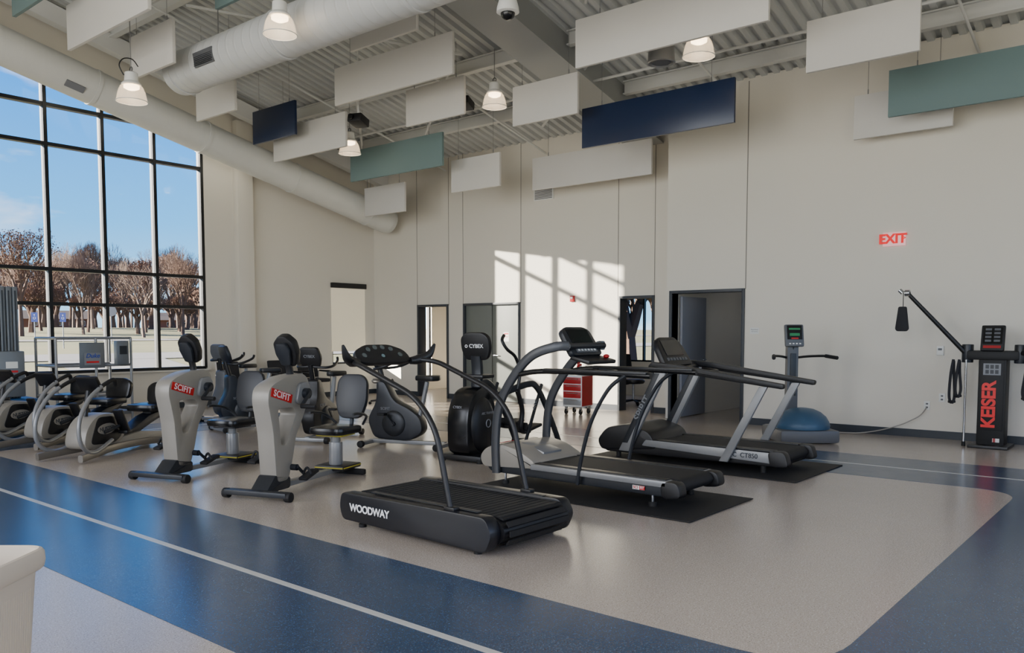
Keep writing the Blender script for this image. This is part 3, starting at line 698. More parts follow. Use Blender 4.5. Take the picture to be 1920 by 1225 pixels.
# ------------------------------------------------------------ recumbent steppers
def stepper(loc,rz,label,grp):
    e=thing("recumbent_stepper",label,"exercise machine",loc,rz,grp)
    g=G()
    for s in (-1,1): g.tube(M['taupe'],[(-.12,s*.3,.06),(.2,s*.24,.08),(.6,s*.16,.1),(1.2,s*.16,.1),(1.7,s*.26,.06)],.035,10,flat=(.045,.03),side=(0,0,1))
    g.side(M['cream'],rnd([(.5,.06),(1.55,.06),(1.5,.2),(1.1,.24),(.7,.2)],.05,4),-.14,.14,bev=.02);g.obj("base_frame",parent=e,label="warm grey base frame")
    g=G();g.side(M['cream'],rnd([(.1,.12),(.55,.1),(.8,.2),(.78,.42),(.62,.52),(.35,.53),(.16,.38)],.12,6),-.15,.15,bev=.04)
    g.side(M['black'],rnd([(.2,.17),(.6,.15),(.74,.25),(.7,.42),(.6,.48),(.33,.49)],.08,5),-.158,.158,bev=.006)
    b=g.obj("drive_housing",parent=e)
    g=G();X=frame((.46,-.162,.34),(1,0,.05),(0,0,1));g.prism(M['cream'],[(.15*math.cos(k*.3927),.065*math.sin(k*.3927)) for k in range(16)],.004,X);g.text(M['base'],"NUSTEP",.068,X@V((0,0,.006)),(1,0,.05),(0,0,1),.01,.001);g.obj("logo_plate",parent=b)
    g=G();g.side(M['navyp'],rnd([(.55,.22),(1.0,.28),(1.3,.42),(1.62,.48),(1.6,.4),(1.3,.3),(1.05,.2),(.6,.14)],.05,4),-.1,.1,bev=.02);g.obj("seat_rail",parent=e,label="dark curved seat rail")
    for s in (-1,1):
        g=G();g.tube(M['silver'],[(.5,s*.2,.2),(.12,s*.27,.1),(-.1,s*.3,.22),(-.12,s*.3,.48),(.04,s*.29,.72),(.26,s*.28,.86)],.024,12,8);g.obj("arm_lever",parent=e,label="curved silver arm lever")
        g=G();g.tube(M['rubber'],[(.22,s*.28,.84),(.36,s*.27,.9),(.5,s*.25,.93),(.56,s*.22,.86)],.024,10);g.obj("hand_grip",parent=e)
        g=G();g.box(M['black'],(.62,s*.24,.42),(.04,.13,.3),rot=(0,-25,0),bev=.012);g.box(M['black'],(.68,s*.24,.28),(.1,.13,.04),bev=.01);g.tube(M['dgrey'],[(.4,s*.18,.3),(.6,s*.22,.36)],.02);g.obj("foot_pedal",parent=e)
    g=G();g.tube(M['black'],[(.3,0,.5),(.34,0,.7),(.36,0,.8)],.03);g.obj("console_stem",parent=e)
    X=frame((.38,0,.88),(0,1,0),(-.5,0,.86));g=G();g.box(M['black'],(0,0,0),(.3,.2,.05),X=X,bev=.015);g.box(M['screen'],(0,.02,.026),(.22,.12,.004),X=X);g.obj("console",parent=e)
    g=G();g.prism(M['blackg'],rnd([(1.22,-.22),(1.6,-.23),(1.66,0),(1.6,.23),(1.22,.22),(1.18,0)],.08,5),.09,Matrix.Translation((0,0,.47)),bev=.03);g.obj("seat",parent=e,label="black padded seat")
    X=frame((1.68,0,.68),(0,-1,0),(.2,0,.97));g=G();g.prism(M['blackg'],rnd([(-.2,-.15),(.2,-.15),(.22,.08),(.12,.15),(-.12,.15),(-.22,.08)],.07,4),.08,X@Matrix.Translation((0,0,-.04)),bev=.03);g.obj("backrest",parent=e,label="black padded backrest")
    g=G();g.box(M['dgrey'],(1.45,0,.42),(.16,.12,.12),bev=.01);g.tube(M['dgrey'],[(1.5,0,.42),(1.72,0,.46),(1.74,0,.6)],.025);g.obj("seat_carriage",parent=e)
    return e
ST="recumbent steppers beside the window"
st=stepper((3.95,10.0,0),25,"warm grey recumbent stepper with black seat",ST)
dup(st,(4.02,11.45,0),24,"warm grey recumbent stepper beside the blue lift")
dup(st,(3.95,12.75,0),20,"warm grey recumbent stepper partly beside the lift")

# ------------------------------------------------------------ upright bikes
def bike(loc,rz,label,body,txt,grp=None):
    e=thing("exercise_bike",label,"exercise bike",loc,rz,grp)
    g=G();g.box(M['silver'],(.15,0,.06),(1.1,.08,.05),bev=.01)
    for x in (-.38,.7): g.box(M['silver'],(x,0,.05),(.08,.56,.05),bev=.015)
    g.obj("base_frame",parent=e)
    for x in (-.38,.7):
        for s in (-1,1):
            g=G();g.cyl(M['rubber'],(x,s*.26,.045),(x,s*.32,.045),.045,bev=.008);g.obj("foot",parent=e)
    g=G();g.side(M[body],rnd([(-.3,.1),(.2,.08),(.42,.2),(.38,.4),(.2,.52),(.0,.6),(-.14,.86),(-.26,.86),(-.26,.6),(-.4,.35)],.09,5),-.1,.1,bev=.04)
    b=g.obj("machine_body",parent=e)
    for s in (-1,1):
        g=G();g.ell(M['dgrey'],(0,s*.1,.31),(.17,.04,.17));g.obj("flywheel_cover",parent=b)
        g=G();a=s;g.cyl(M['dgrey'],(.02,s*.12,.31),(.02,s*.17,.31),.03);g.box(M['dgrey'],(.02+.05*a,s*.18,.31-.06*a),(.03,.02,.2),rot=(0,-38,0));g.box(M['rubber'],(.02+.11*a,s*.24,.31-.13*a),(.1,.1,.03),bev=.008);g.obj("pedal",parent=e)
        g=G();g.text(M['gprint'],txt,.05,(-.12,-.103,.5) if s<0 else (-.12,.103,.5),(1,0,0) if s<0 else (-1,0,0),(0,0,1),.01,.001);g.obj("lettering",parent=e)
    g=G();g.tube(M['silver'],[(.3,0,.3),(.38,0,.6),(.44,0,.86)],.03,smooth=False);g.obj("seat_post",parent=e,label="silver post")
    g=G();g.prism(M['black'],rnd([(.28,-.05),(.42,-.1),(.58,-.14),(.62,0),(.58,.14),(.42,.1),(.28,.05)],.04,4),.07,Matrix.Translation((0,0,.87)),bev=.025);g.obj("seat",parent=e)
    g=G();g.tube(M['black'],[(-.2,0,.84),(-.24,0,.98),(-.26,0,1.06)],.035);g.obj("console_stem",parent=e)
    X=frame((-.26,0,1.16),(0,-1,0),(-.3,0,.95));g=G();g.prism(M[body],rnd([(-.13,-.14),(.13,-.14),(.17,.0),(.13,.14),(-.13,.14),(-.17,.0)],.04,4),.06,X@Matrix.Translation((0,0,-.03)),bev=.018);g.box(M['screen'],(0,.02,-.032),(.2,.16,.006),X=X)
    if txt=="CYBEX": g.text(M['gprint'],"CYBEX",.055,X@V((0,.02,.034)),(0,-1,0),(-.3,0,.95),.02,.001)
    g.obj("console",parent=e)
    for s in (-1,1):
        g=G();g.tube(M['black'],[(-.24,s*.03,1.03),(-.22,s*.2,1.02),(-.1,s*.26,1.04),(.06,s*.24,1.1),(.1,s*.22,1.15)],.018);g.obj("handlebar",parent=e)
    return e
bike((7.3,8.05,0),-70,"dark upright exercise bike with silver post","navyp","SCIFIT")
bike((7.05,9.35,0),25,"black exercise bike with display and round housing","black","CYBEX")
bike((7.7,12.7,0),20,"grey exercise bike standing near the window wall","mgrey","SCIFIT")
bike((7.0,11.2,0),-10,"dark exercise bike between other machines","navyp","SCIFIT")

# ------------------------------------------------------------ arc trainer
e=thing("elliptical_trainer","black elliptical trainer with egg-shaped housing and display","exercise machine",(6.98,6.5,0),8)
g=G();g.box(M['black'],(.1,0,.05),(.5,.58,.07),bev=.02);g.box(M['black'],(.9,0,.07),(1.4,.1,.07),bev=.015);g.box(M['black'],(1.6,0,.05),(.1,.7,.06),bev=.015);g.obj("base_frame",parent=e)
for x,y in ((-.12,.26),(-.12,-.26),(1.6,.34),(1.6,-.34)):
    g=G();g.cyl(M['rubber'],(x,y,0),(x,y,.05),.035);g.obj("foot",parent=e)
g=G()
prof=cat([(-.16,.12,0),(-.2,.38,0),(-.17,.62,0),(-.05,.8,0),(.14,.86,0),(.32,.79,0),(.41,.56,0),(.43,.3,0),(.38,.1,0),(.1,.06,0)],4,True)
g.side(M['blackg'],[(p.x,p.y) for p in prof],-.15,.15,bev=.05)
for s in (-1,1): g.ell(M['black'],(.11,s*.13,.42),(.25,.09,.33))
b=g.obj("drive_housing",parent=e,label="glossy black egg-shaped housing")
g=G();g.torus(M['gprint'],(.12,-.222,.44),.045,.006,'Y',20);g.text(M['gprint'],"ARC TRAINER",.04,(.12,-.214,.56),(1,0,0),(0,0,1),.01,.001);g.obj("lettering",parent=b)
g=G();g.text(M['gprint'],"CYBEX",.04,(-.188,0,.64),(0,-1,0),(.1,0,1),.02,.001);g.obj("lettering",parent=b)
g=G();g.tube(M['dgrey'],[(.2,0,.8),(.22,0,1.04),(.2,0,1.22)],.06,12,flat=(.07,.04));g.box(M['black'],(.22,0,.98),(.26,.32,.045),bev=.02);g.obj("console_stem",parent=e)
X=frame((.2,0,1.34),(0,-1,0),(-.18,0,.98))
g=G();g.prism(M['black'],rnd([(-.15,-.17),(.15,-.17),(.2,-.05),(.2,.1),(.12,.16),(-.12,.16),(-.2,.1),(-.2,-.05)],.05,4),.07,X@Matrix.Translation((0,0,-.035)),bev=.02);c=g.obj("console",parent=e)
g=G();g.box(M['screen'],(0,.02,-.037),(.3,.22,.006),X=X);g.obj("display",parent=c)
g=G();g.text(M['wprint'],"CYBEX",.064,X@V((.02,.0,.037)),(0,-1,0),(-.18,0,.98),.02,.001);g.torus(M['wprint'],X@V((-.12,0,.037)),.015,.005,'X',16);g.obj("lettering",parent=c,label="white lettering")
for s in (-1,1):
    a=.18*s
    g=G();g.tube(M['black'],[(.62,s*.3,.78),(.66,s*.32,1.0),(.56,s*.32,1.2),(.4,s*.3,1.3),(.36,s*.26,1.4),(.46,s*.22,1.46)],.02,10,8);g.obj("hand_lever",parent=e,label="black curved hand lever")
    g=G();g.tube(M['black'],[(.62,s*.3,.82),(.75,s*.3,.55),(.95+a,s*.27,.3),(1.2+a,s*.24,.26)],.03,10,6);g.box(M['rubber'],(1.2+a,s*.24,.3),(.4,.16,.04),rot=(0,-8,0),bev=.015);g.box(M['rubber'],(1.02+a,s*.24,.34),(.03,.16,.09),bev=.01);g.obj("foot_pedal",parent=e)
    g=G();g.tube(M['dgrey'],[(.3,s*.2,.74),(.8,s*.33,.86),(1.05,s*.34,.8),(1.35,s*.34,.45),(1.62,s*.34,.06)],.03,10,8,flat=(.025,.04));g.obj("side_frame",parent=e,label="dark sloping side frame")
    g=G();g.box(M['dgrey'],(.98,s*.33,.5),(.04,.03,.8),rot=(0,30,0),bev=.01)
    if s<0: g.text(M['gprint'],"ARC",.08,(.98,s*.33-.018,.6),(.5,0,.86),(-.86,0,.5),.01,.001)
    g.obj("link_arm",parent=e)

# ------------------------------------------------------------ balance trainer
e=thing("balance_trainer","grey balance trainer with blue dome and monitor column","exercise machine",(11.2,4.15,0),40)
g=G();g.box(M['mgrey'],(.05,0,.1),(.86,.8,.18),bev=.05);g.obj("platform",parent=e,label="grey moulded platform")
g=G();g.lathe(M['bosu'],[(.36,.19),(.365,.23),(.35,.28),(.31,.35),(.24,.41),(.15,.45),(.06,.465),(0,.467)],seg=40,c=(-.04,0,0));g.obj("dome",parent=e,label="blue rubber half dome")
g=G();g.box(M['mgrey'],(.42,0,.75),(.11,.16,1.2),bev=.02);g.box(M['dgrey'],(.36,0,.9),(.02,.08,.6),bev=.006);g.obj("column",parent=e)
for s in (-1,1):
    g=G();g.tube(M['black'],[(.42,s*.08,1.14),(.3,s*.2,1.16),(.1,s*.36,1.17),(-.1,s*.42,1.15)],.018,10,8);g.cyl(M['rubber'],(.1,s*.36,1.17),(-.12,s*.43,1.15),.026);g.obj("handrail",parent=e)
X=frame((.35,0,1.45),(0,-1,0),(.2,0,.98))
g=G();g.box(M['mgrey'],(0,0,0),(.27,.32,.06),X=X,bev=.03);g.cyl(M['dgrey'],(.4,0,1.2),(.38,0,1.4),.03);c=g.obj("monitor",parent=e)
g=G();g.box(M['screen'],(0,.04,.031),(.21,.2,.004),X=X);g.box(M['lcd'],(0,.01,.034),(.14,.04,.003),X=X);g.box(M['lcd'],(0,.09,.034),(.16,.025,.003),X=X);g.box(M['lcdr'],(0,-.045,.034),(.1,.02,.003),X=X)
for k in range(4): g.box(M['white'],(-.07+.047*k,-.12,.031),(.025,.018,.004),X=X)
g.obj("display",parent=c,label="screen with green and red readouts")

# ------------------------------------------------------------ cable machine
e=thing("cable_machine","black cable training column with angled pulley arms","exercise machine",(12.2,2.02,0),0)
g=G();g.box(M['black'],(0,0,.02),(.5,.46,.04),bev=.01);g.box(M['matte'],(.05,0,.6),(.26,.32,1.16),bev=.02)
g.box(M['matte'],(-.085,0,.68),(.01,.27,.9),bev=.004);g.obj("column",parent=e)
g=G();g.text(M['redb'],"KEISER",.215,(-.094,.02,.56),(0,0,1),(0,1,0),.035,.002,spacing=.95);g.obj("lettering",parent=e,label="red vertical lettering")
g=G();g.box(M['white'],(-.092,-.07,.1),(.004,.08,.05));g.box(M['redp'],(-.095,-.05,.1),(.002,.03,.05));g.obj("flag_sticker",parent=e)
g=G();g.box(M['gprint'],(-.092,0,1.02),(.004,.2,.15))
for a in (-.055,0,.055):
    for b in (-.033,.033): g.box(M['dgrey'],(-.095,a,1.02+b),(.002,.04,.05))
g.obj("instruction_label",parent=e)
g=G();g.box(M['matte'],(0,0,1.2),(.22,.6,.12),bev=.03)
for s in (-1,1): g.cyl(M['dgrey'],(-.02,s*.3,1.1),(-.02,s*.3,1.34),.07,bev=.01)
g.obj("arm_hub",parent=e)
X=frame((-.1,0,1.42),(0,-1,0),(.25,0,.97));g=G();g.box(M['matte'],(0,0,0),(.27,.34,.06),X=X,bev=.02);c=g.obj("console",parent=e)
g=G();g.box(M['screen'],(0,.03,.031),(.22,.22,.004),X=X)
for k in range(4):
    for j in (-.05,.05): g.box(M['mgrey'],(j,-.04+.05*k,.034),(.07,.028,.003),X=X)
g.box(M['redp'],(0,-.12,.033),(.2,.035,.004),X=X);g.obj("display",parent=c)
for s in (1,-1):
    tip=V((-.34,s*.98,2.02)) if s>0 else V((-.5,-.85,1.75))
    root=V((-.04,s*.3,1.2))
    g=G();g.cyl(M['black'],root,tip,.032,.026,seg=14);arm_=g.obj("pulley_arm",parent=e,label="black angled pulley arm")
    g=G();g.cyl(M['chrome'],tip+V((0,-.03,0)),tip+V((0,.03,0)),.045,seg=20);g.cyl(M['black'],tip+V((0,-.035,0)),tip+V((0,.035,0)),.02);g.cyl(M['chrome'],tip+V((-.04,.05*s,.0)),tip+V((-.04,.09*s,.04)),.03);g.obj("pulley",parent=arm_,label="chrome pulley")
    p=tip+V((-.04,.04*s,0))
    g=G();g.cyl(M['rubber'],p,p+V((0,0,-.2)),.005,seg=6);g.prism(M['fabric'],rnd([(-.05,0),(.05,0),(.085,-.3),(.06,-.33),(-.06,-.33),(-.085,-.3)],.02,3),.05,frame(p+V((0,.0,-.18)),(0,-1,0),(0,0,1)),bev=.012);g.obj("hanging_strap",parent=arm_,label="black padded strap")
    for q,w_ in ((0,.0),(1,.07)):
        g=G();y=s*(.38+w_)
        g.tube(M['fabric'],[(-.1,y,1.14),(-.13,y+.02*s,.95),(-.14,y+.03*s,.74-.08*q),(-.13,y,.64-.08*q),(-.12,y-.03*s,.74-.08*q),(-.1,y-.01*s,.95),(-.08,y,1.12)],.03,8,6,flat=(.018,.008));g.cyl(M['rubber'],(-.15,y+.035*s,.66-.08*q),(-.1,y-.035*s,.66-.08*q),.018);g.obj("cable_handle",parent=e,label="thin black strap handle")
g=G();g.cyl(M['chrome'],(-.1,.3,.05),(-.1,.3,1.14),.014);g.cyl(M['rubber'],(-.1,.3,0),(-.1,.3,.06),.025);g.obj("support_pole",parent=e,label="chrome pole")

# ------------------------------------------------------------ platform lift near window
e=thing("material_lift","grey aluminium mast lift with blue base","lift",(4.7,14.15,0),-5)
g=G();g.box(M['gblue'],(.05,0,.3),(.7,.7,.36),bev=.04);g.box(M['gblue'],(-.35,0,.12),(1.5,.5,.12),bev=.02);g.obj("base_housing",parent=e,label="blue base housing")
for x in (-1.0,.55):
    for s in (-1,1):
        g=G();g.cyl(M['rubber'],(x,s*.28,.1),(x,s*.36,.1),.1,bev=.01);g.cyl(M['mgrey'],(x,s*.27,.1),(x,s*.37,.1),.05);g.obj("wheel",parent=e)
g=G();g.text(M['wprint'],"Genie",.17,(.15,-.353,.32),(1,0,0),(0,0,1),.02,.002,shear=.2);g.obj("lettering",parent=e,label="white script lettering")
g=G()
for k in range(6):
    g.box(M['gray'],(-.26+.09*k,0,1.22+.02*k),(.07,.22-.02*k,1.96-.04*k),bev=.01)
    for s in (-1,1): g.box(M['dgrey'],(-.26+.09*k,s*(.11-.01*k),1.22),(.02,.012,1.84))
g.obj("mast",parent=e,label="stacked aluminium mast sections")
g=G();g.box(M['gray'],(.05,-.24,.86),(.36,.14,.7),bev=.02);g.box(M['paper'],(.05,-.314,1.0),(.16,.004,.1));g.box(M['red'],(.05,-.314,.9),(.16,.004,.03));g.box(M['black'],(.05,-.314,.8),(.16,.004,.04));g.obj("control_box",parent=e)
e=thing("work_platform","grey tubular guard rail cage with sign panel","platform",(6.0,14.35,0),0)
g=G()
pts=[(-.6,-.4),(.6,-.4),(.6,.4),(-.6,.4)]
for z in (1.4,.95,.45):
    g.tube(M['silver'],[(x,y,z) for x,y in pts+[pts[0]]],.022,8,smooth=False)
g.obj("guard_rail",parent=e)
for x,y in pts+[(.02,-.4)]:
    g=G();g.cyl(M['silver'],(x,y,0.0),(x,y,1.4),.022);g.obj("post",parent=e)
g=G();g.box(M['gray'],(.02,0,.14),(1.15,.8,.06),bev=.01);g.obj("deck",parent=e)
g=G();g.box(M['gray'],(-.05,-.42,1.12),(.4,.02,.42),bev=.006);g.box(M['gprint'],(-.05,-.433,1.06),(.26,.006,.2));g.text(M['bprint'],"Duke",.1,(-.05,-.438,1.11),(1,0,0),(0,0,1),.012,.001,shear=.3);g.box(M['red'],(-.05,-.438,1.01),(.2,.004,.03));g.obj("sign_panel",parent=e,label="grey panel with small blue and red placard")
g=G();g.box(M['gray'],(.42,-.44,1.15),(.2,.14,.4),bev=.02);g.box(M['dgrey'],(.42,-.515,1.2),(.12,.01,.14));g.obj("control_box",parent=e)

# ------------------------------------------------------------ cart, bin, seating
CX,CY=12.35,8.72
e=thing("tool_cart","white and red utility cart with supplies on top","cart",(CX,CY,0),6)
g=G();g.box(M['white'],(0,0,.43),(.4,.4,.58),bev=.02);g.box(M['redp'],(0,-.205,.43),(.38,.012,.54));g.obj("cabinet_body",parent=e)
for k in range(4):
    g=G();g.box(M['redp' if k else 'silver'],(-.203,0,.23+.13*k),(.014,.36,.115),bev=.005);g.cyl(M['chrome'],(-.217,-.12,.26+.13*k),(-.217,.12,.26+.13*k),.006);g.obj("drawer",parent=e)
for x in (-.15,.15):
    for y in (-.15,.15):
        g=G();g.cyl(M['rubber'],(x,y-.015,.05),(x,y+.015,.05),.05);g.box(M['chrome'],(x,y,.1),(.04,.04,.09));g.obj("caster",parent=e)
g=G();g.tube(M['chrome'],[(.17,-.2,.7),(.17,-.23,.86),(-.1,-.23,.88)],.012);g.obj("push_handle",parent=e)
for (dx,dy,m,l,h) in ((-.05,.13,'white',"white spray bottle standing on the cart",.22),(.05,.0,'redp',"red spray bottle standing on the cart",.25),(-.08,-.12,'paper',"white bottle standing on the cart",.2)):
    e=thing("spray_bottle",l,"bottle",(CX+dx,CY+dy,.722))
    g=G();g.lathe(M[m],[(0,0),(.045,0),(.048,.02),(.048,h*.6),(.02,h*.78),(.018,h*.85),(0,h*.85)]);g.obj("bottle_body",parent=e)
    g=G();g.box(M['redp'],(-.02,0,h*.92),(.09,.03,.04),bev=.008);g.box(M['redp'],(-.05,0,h*.82),(.012,.02,.06));g.obj("trigger",parent=e)

e=thing("waste_bin","off-white square plastic bin with wide rim","bin",(.95,3.355,0),39.8)
e.scale=(.95,.95,.92)
g=G();t=bmesh.new()
def ring(w,z,r=.07): return [t.verts.new((p[0],p[1],z)) for p in rrect(-w,-w,w,w,r,7)]
R=[ring(.155,0,.05),ring(.195,.62),ring(.198,.66),ring(.212,.665),ring(.22,.675),ring(.224,.70),ring(.222,.735),ring(.216,.748),ring(.208,.752),ring(.2,.745),ring(.19,.66),ring(.15,.03,.05)]
for A,B in zip(R,R[1:]):
    k=len(A)
    for i in range(k): t.faces.new((A[i],A[(i+1)%k],B[(i+1)%k],B[i]))
t.faces.new(R[0]);t.faces.new(R[-1]);g._add(t,M['offw'])
for s in range(4):
    Rz=Matrix.Rotation(math.radians(90*s),4,'Z')
    for k in range(17):
        x=-.12+.015*k
        g.tube(M['offw'],[Rz@V((x,-.1625,.1*1.0)),Rz@V((x,-.1935,.6))],.0022,6,smooth=False)
g.obj("bin_body",parent=e)

def chair(loc,rz,label):
    e=thing("waiting_chair",label,"chair",loc,rz,"waiting chairs along the wall")
    g=G();g.box(M['fabric'],(0,0,.45),(.5,.5,.08),bev=.03);g.obj("seat",parent=e)
    g=G();g.box(M['fabric'],(.24,0,.7),(.06,.5,.4),rot=(0,10,0),bev=.025);g.obj("backrest",parent=e)
    for s in (-1,1):
        g=G();g.tube(M['silver'],[(-.22,s*.27,0),(-.22,s*.27,.62),(.22,s*.27,.64),(.24,s*.27,0)],.015,8,smooth=False);g.obj("leg_frame",parent=e)
        g=G();g.box(M['black'],(-.02,s*.27,.65),(.36,.05,.03),bev=.01);g.obj("armrest",parent=e)
for u in (9.1,10.3,11.05): chair((u,14.85,0),90,"dark upholstered waiting chair with metal frame")
def swivel(loc,rz,label,back):
    e=thing("office_chair",label,"chair",loc,rz)
    for k in range(5):
        a=math.radians(72*k);g=G();g.tube(M['black'],[(0,0,.1),(.26*math.cos(a),.26*math.sin(a),.07)],.02,smooth=False);g.obj("base_arm",parent=e)
        g=G();x,y=.27*math.cos(a),.27*math.sin(a);g.cyl(M['rubber'],(x-.015,y,.03),(x+.015,y,.03),.03);g.obj("caster",parent=e)
    g=G();g.cyl(M['chrome'],(0,0,.08),(0,0,.44),.025);g.obj("gas_post",parent=e)
    g=G();g.lathe(M['black'],[(0,.44),(.2,.44),(.23,.47),(.23,.5),(.2,.53),(0,.535)],seg=28);g.obj("seat",parent=e)
    if back:
        g=G();g.box(M['black'],(.24,0,.85),(.05,.42,.42),rot=(0,8,0),bev=.025);g.tube(M['black'],[(.1,0,.45),(.26,0,.46),(.27,0,.7)],.02);g.obj("backrest",parent=e)
swivel((11.4,13.0,0),0,"black round rolling stool",False)
swivel((14.3,5.95,0),200,"black office chair inside the open room",True)
swivel((14.6,8.9,0),160,"dark office chair beyond the narrow doorway",True)

# ------------------------------------------------------------ outdoors
def gz(v): return -.15 if v<18 else min(-.15+(v-18)*.036,1.9)
g=G();t=bmesh.new();VS=[-60,18,75,260];
ra=[t.verts.new((-120,v,gz(v))) for v in VS];rb=[t.verts.new((220,v,gz(v))) for v in VS]
for i in range(3): t.faces.new((ra[i],rb[i],rb[i+1],ra[i+1]))
g._add(t,M['grass']);g.obj("ground",kind="structure")
def patch(name,m,pts,h=.02):
    g=G();t=bmesh.new();f=t.faces.new([t.verts.new((x,y,gz(y)+h)) for x,y in pts]);g._add(t,m);g.obj(name,kind="structure")
patch("road",M['road'],[(-40,33),(120,33),(120,37),(-40,37)],.03)
patch("road",M['road'],[(-40,47),(120,52),(120,54),(-40,49)],.03)
patch("path",M['road'],[(9,18.2),(12.5,18.2),(17,33),(12.5,33)],.025)
g=G();g.prism(M['mulch'],rnd([(6.5,15.9),(14,15.9),(14.6,17.4),(8,17.8)],.6,5),.04,Matrix.Translation((0,0,-.15)));g.obj("mulch_bed",kind="structure")
def pol(b,d): 
    a=math.radians(b);return (d*math.cos(a),d*math.sin(a))
def tree_mesh(seed,levels=6,leaf=None,bark='bark',spread=.6,radius=.3,trunk=.2,nl=2):
    H=10
    rn=random.Random(seed);vs=[];fs=[];tips=[]
    def seg(p,q,r0,r1,n):
        d=(q-p).normalized();a=d.orthogonal().normalized();b=d.cross(a);i=len(vs)
        for (c,r) in ((p,r0),(q,r1)):
            for k in range(n):
                t=2*math.pi*k/n;vs.append(c+a*math.cos(t)*r+b*math.sin(t)*r)
        for k in range(n): fs.append((i+k,i+(k+1)%n,i+n+(k+1)%n,i+n+k))
    def rec(p,d,L,r,l):
        n=6 if l<2 else 3
        q=p
        for k in range(2):
            d=(d+V((rn.uniform(-.12,.12),rn.uniform(-.12,.12),rn.uniform(-.02,.1)))).normalized()
            q2=q+d*L/2;seg(q,q2,r*(1-.18*k),r*(1-.18*(k+1)),n);q=q2
            if l>0 and l<levels-1 and k==0:
                ax=V((rn.uniform(-1,1),rn.uniform(-1,1),rn.uniform(.1,.7))).normalized();rec(q,(d*.6+ax*.8).normalized(),L*.62,r*.45,l+2)
        if l>=levels-1: tips.append(q);return
        m=3 if l else 4
        for k in range(m):
            an=2*math.pi*(k+rn.random()*.6)/m;o=d.orthogonal().normalized();o2=d.cross(o)
            s=spread*rn.uniform(.6,1.25)
            nd=(d+(o*math.cos(an)+o2*math.sin(an))*s+V((0,0,.12))).normalized()
            rec(q,nd,L*rn.uniform(.66,.82),r*.6,l+1)
    rec(V((0,0,0)),V((0,0,1)),H*trunk,H*.018,0)
    zm=max(v.z for v in vs);rm=max((v.x*v.x+v.y*v.y)**.5 for v in vs)
    S=V((radius/rm,radius/rm,1/zm))
    vs=[v*S for v in vs];tips=[v*S for v in tips]
    me=bpy.data.meshes.new("tree_trunk");me.from_pydata([tuple(v) for v in vs],[],fs);me.materials.append(M[bark])
    lm=None
    if leaf:
        lv=[];lf=[]
        for t in tips:
            for k in range(nl):
                c=t+V((rn.uniform(-.02,.02),rn.uniform(-.02,.02),rn.uniform(-.03,.02)));s=rn.uniform(.005,.011)
                a=V((rn.uniform(-1,1),rn.uniform(-1,1),rn.uniform(-1,1))).normalized();b=a.orthogonal().normalized();i=len(lv)
                lv+= [tuple(c-a*s),tuple(c+b*s*.6),tuple(c+a*s),tuple(c-b*s*.6)];lf.append((i,i+1,i+2,i+3))
        lm=bpy.data.meshes.new("foliage");lm.from_pydata(lv,[],lf);lm.materials.append(M[leaf])
    return me,lm
T=[tree_mesh(3,7,None,'bark',.6,.31,.14),tree_mesh(8,6,None,'bark2',.7,.34,.14),tree_mesh(15,6,'leaf','bark',.55,.34,.14,4),tree_mesh(21,7,None,'bark2',.5,.3,.14),tree_mesh(33,6,'leaf','bark',.9,.40,.05,5)]
def tree(k,x,y,h,lab,grp="bare trees beyond the road",name="tree",cat_="tree"):
    e=thing(name,lab,cat_,(x,y,gz(y)-.02),random.uniform(0,360),grp);e.scale=(h,)*3
    o=bpy.data.objects.new("trunk",T[k][0]);COL.objects.link(o);o.parent=e
    if T[k][1]:
        o=bpy.data.objects.new("foliage",T[k][1]);COL.objects.link(o);o.parent=e;o["kind"]="stuff"
LB="leafless brown tree in dry winter grass";LR="tree holding dry reddish brown leaves"
placed=[]
rt=random.Random(5)
def tryt(k,b,d,h,lab):
    x,y=pol(b,d);r={0:.29,1:.31,2:.32,3:.28,4:.35}[k]*h
    for (a,c,q) in placed:
        if (a-x)**2+(c-y)**2<(r+q)**2: return
    placed.append((x,y,r))
    if k==4: tree(k,x,y,h,lab,"brown shrubs below the trees","shrub","bush")
    else: tree(k,x,y,h,lab)
hs=[(68.6,150),(62.4,158)]
for b,d in hs: placed.append(pol(b,d)+(5.5,))
tryt(2,70.6,60,6.8,LR);tryt(1,63.9,60,5.0,LB);tryt(0,61.6,66,6.9,LB);tryt(3,67.3,64,5.6,LB)
for row,d in enumerate((70,78,87,97,107,118,129,140,170,184)):
    b=58.3+rt.uniform(0,1.2)
    while b<73.5:
        top=1.5+.93*d*rt.uniform(.078,.108)
        h=top-gz(d*.9);k=rt.choice((0,1,3,0,2,3,2))
        tryt(k,b+rt.uniform(-.3,.3),d+rt.uniform(-1.5,1.5),h,LR if k==2 else LB)
        b+=math.degrees(.3*h/d)
for d in (66,72,78,84,91,98,105,112,120,128,137,146):
    b=58.5
    while b<73.5:
        tryt(4,b+rt.uniform(-.2,.2),d+rt.uniform(-2,2),rt.uniform(3.0,4.6)*(d/85)**.7,"dense leafless reddish brown shrub");b+=.9*85/d
for k,b,d,h in ((4,31.7,25,4.9),(4,29.4,33,5.6),(4,35.5,31,5.0)): 
    x,y=pol(b,d);tree(k,x,y,h,"dense leafless reddish brown shrub","shrubs behind the building","shrub","bush")
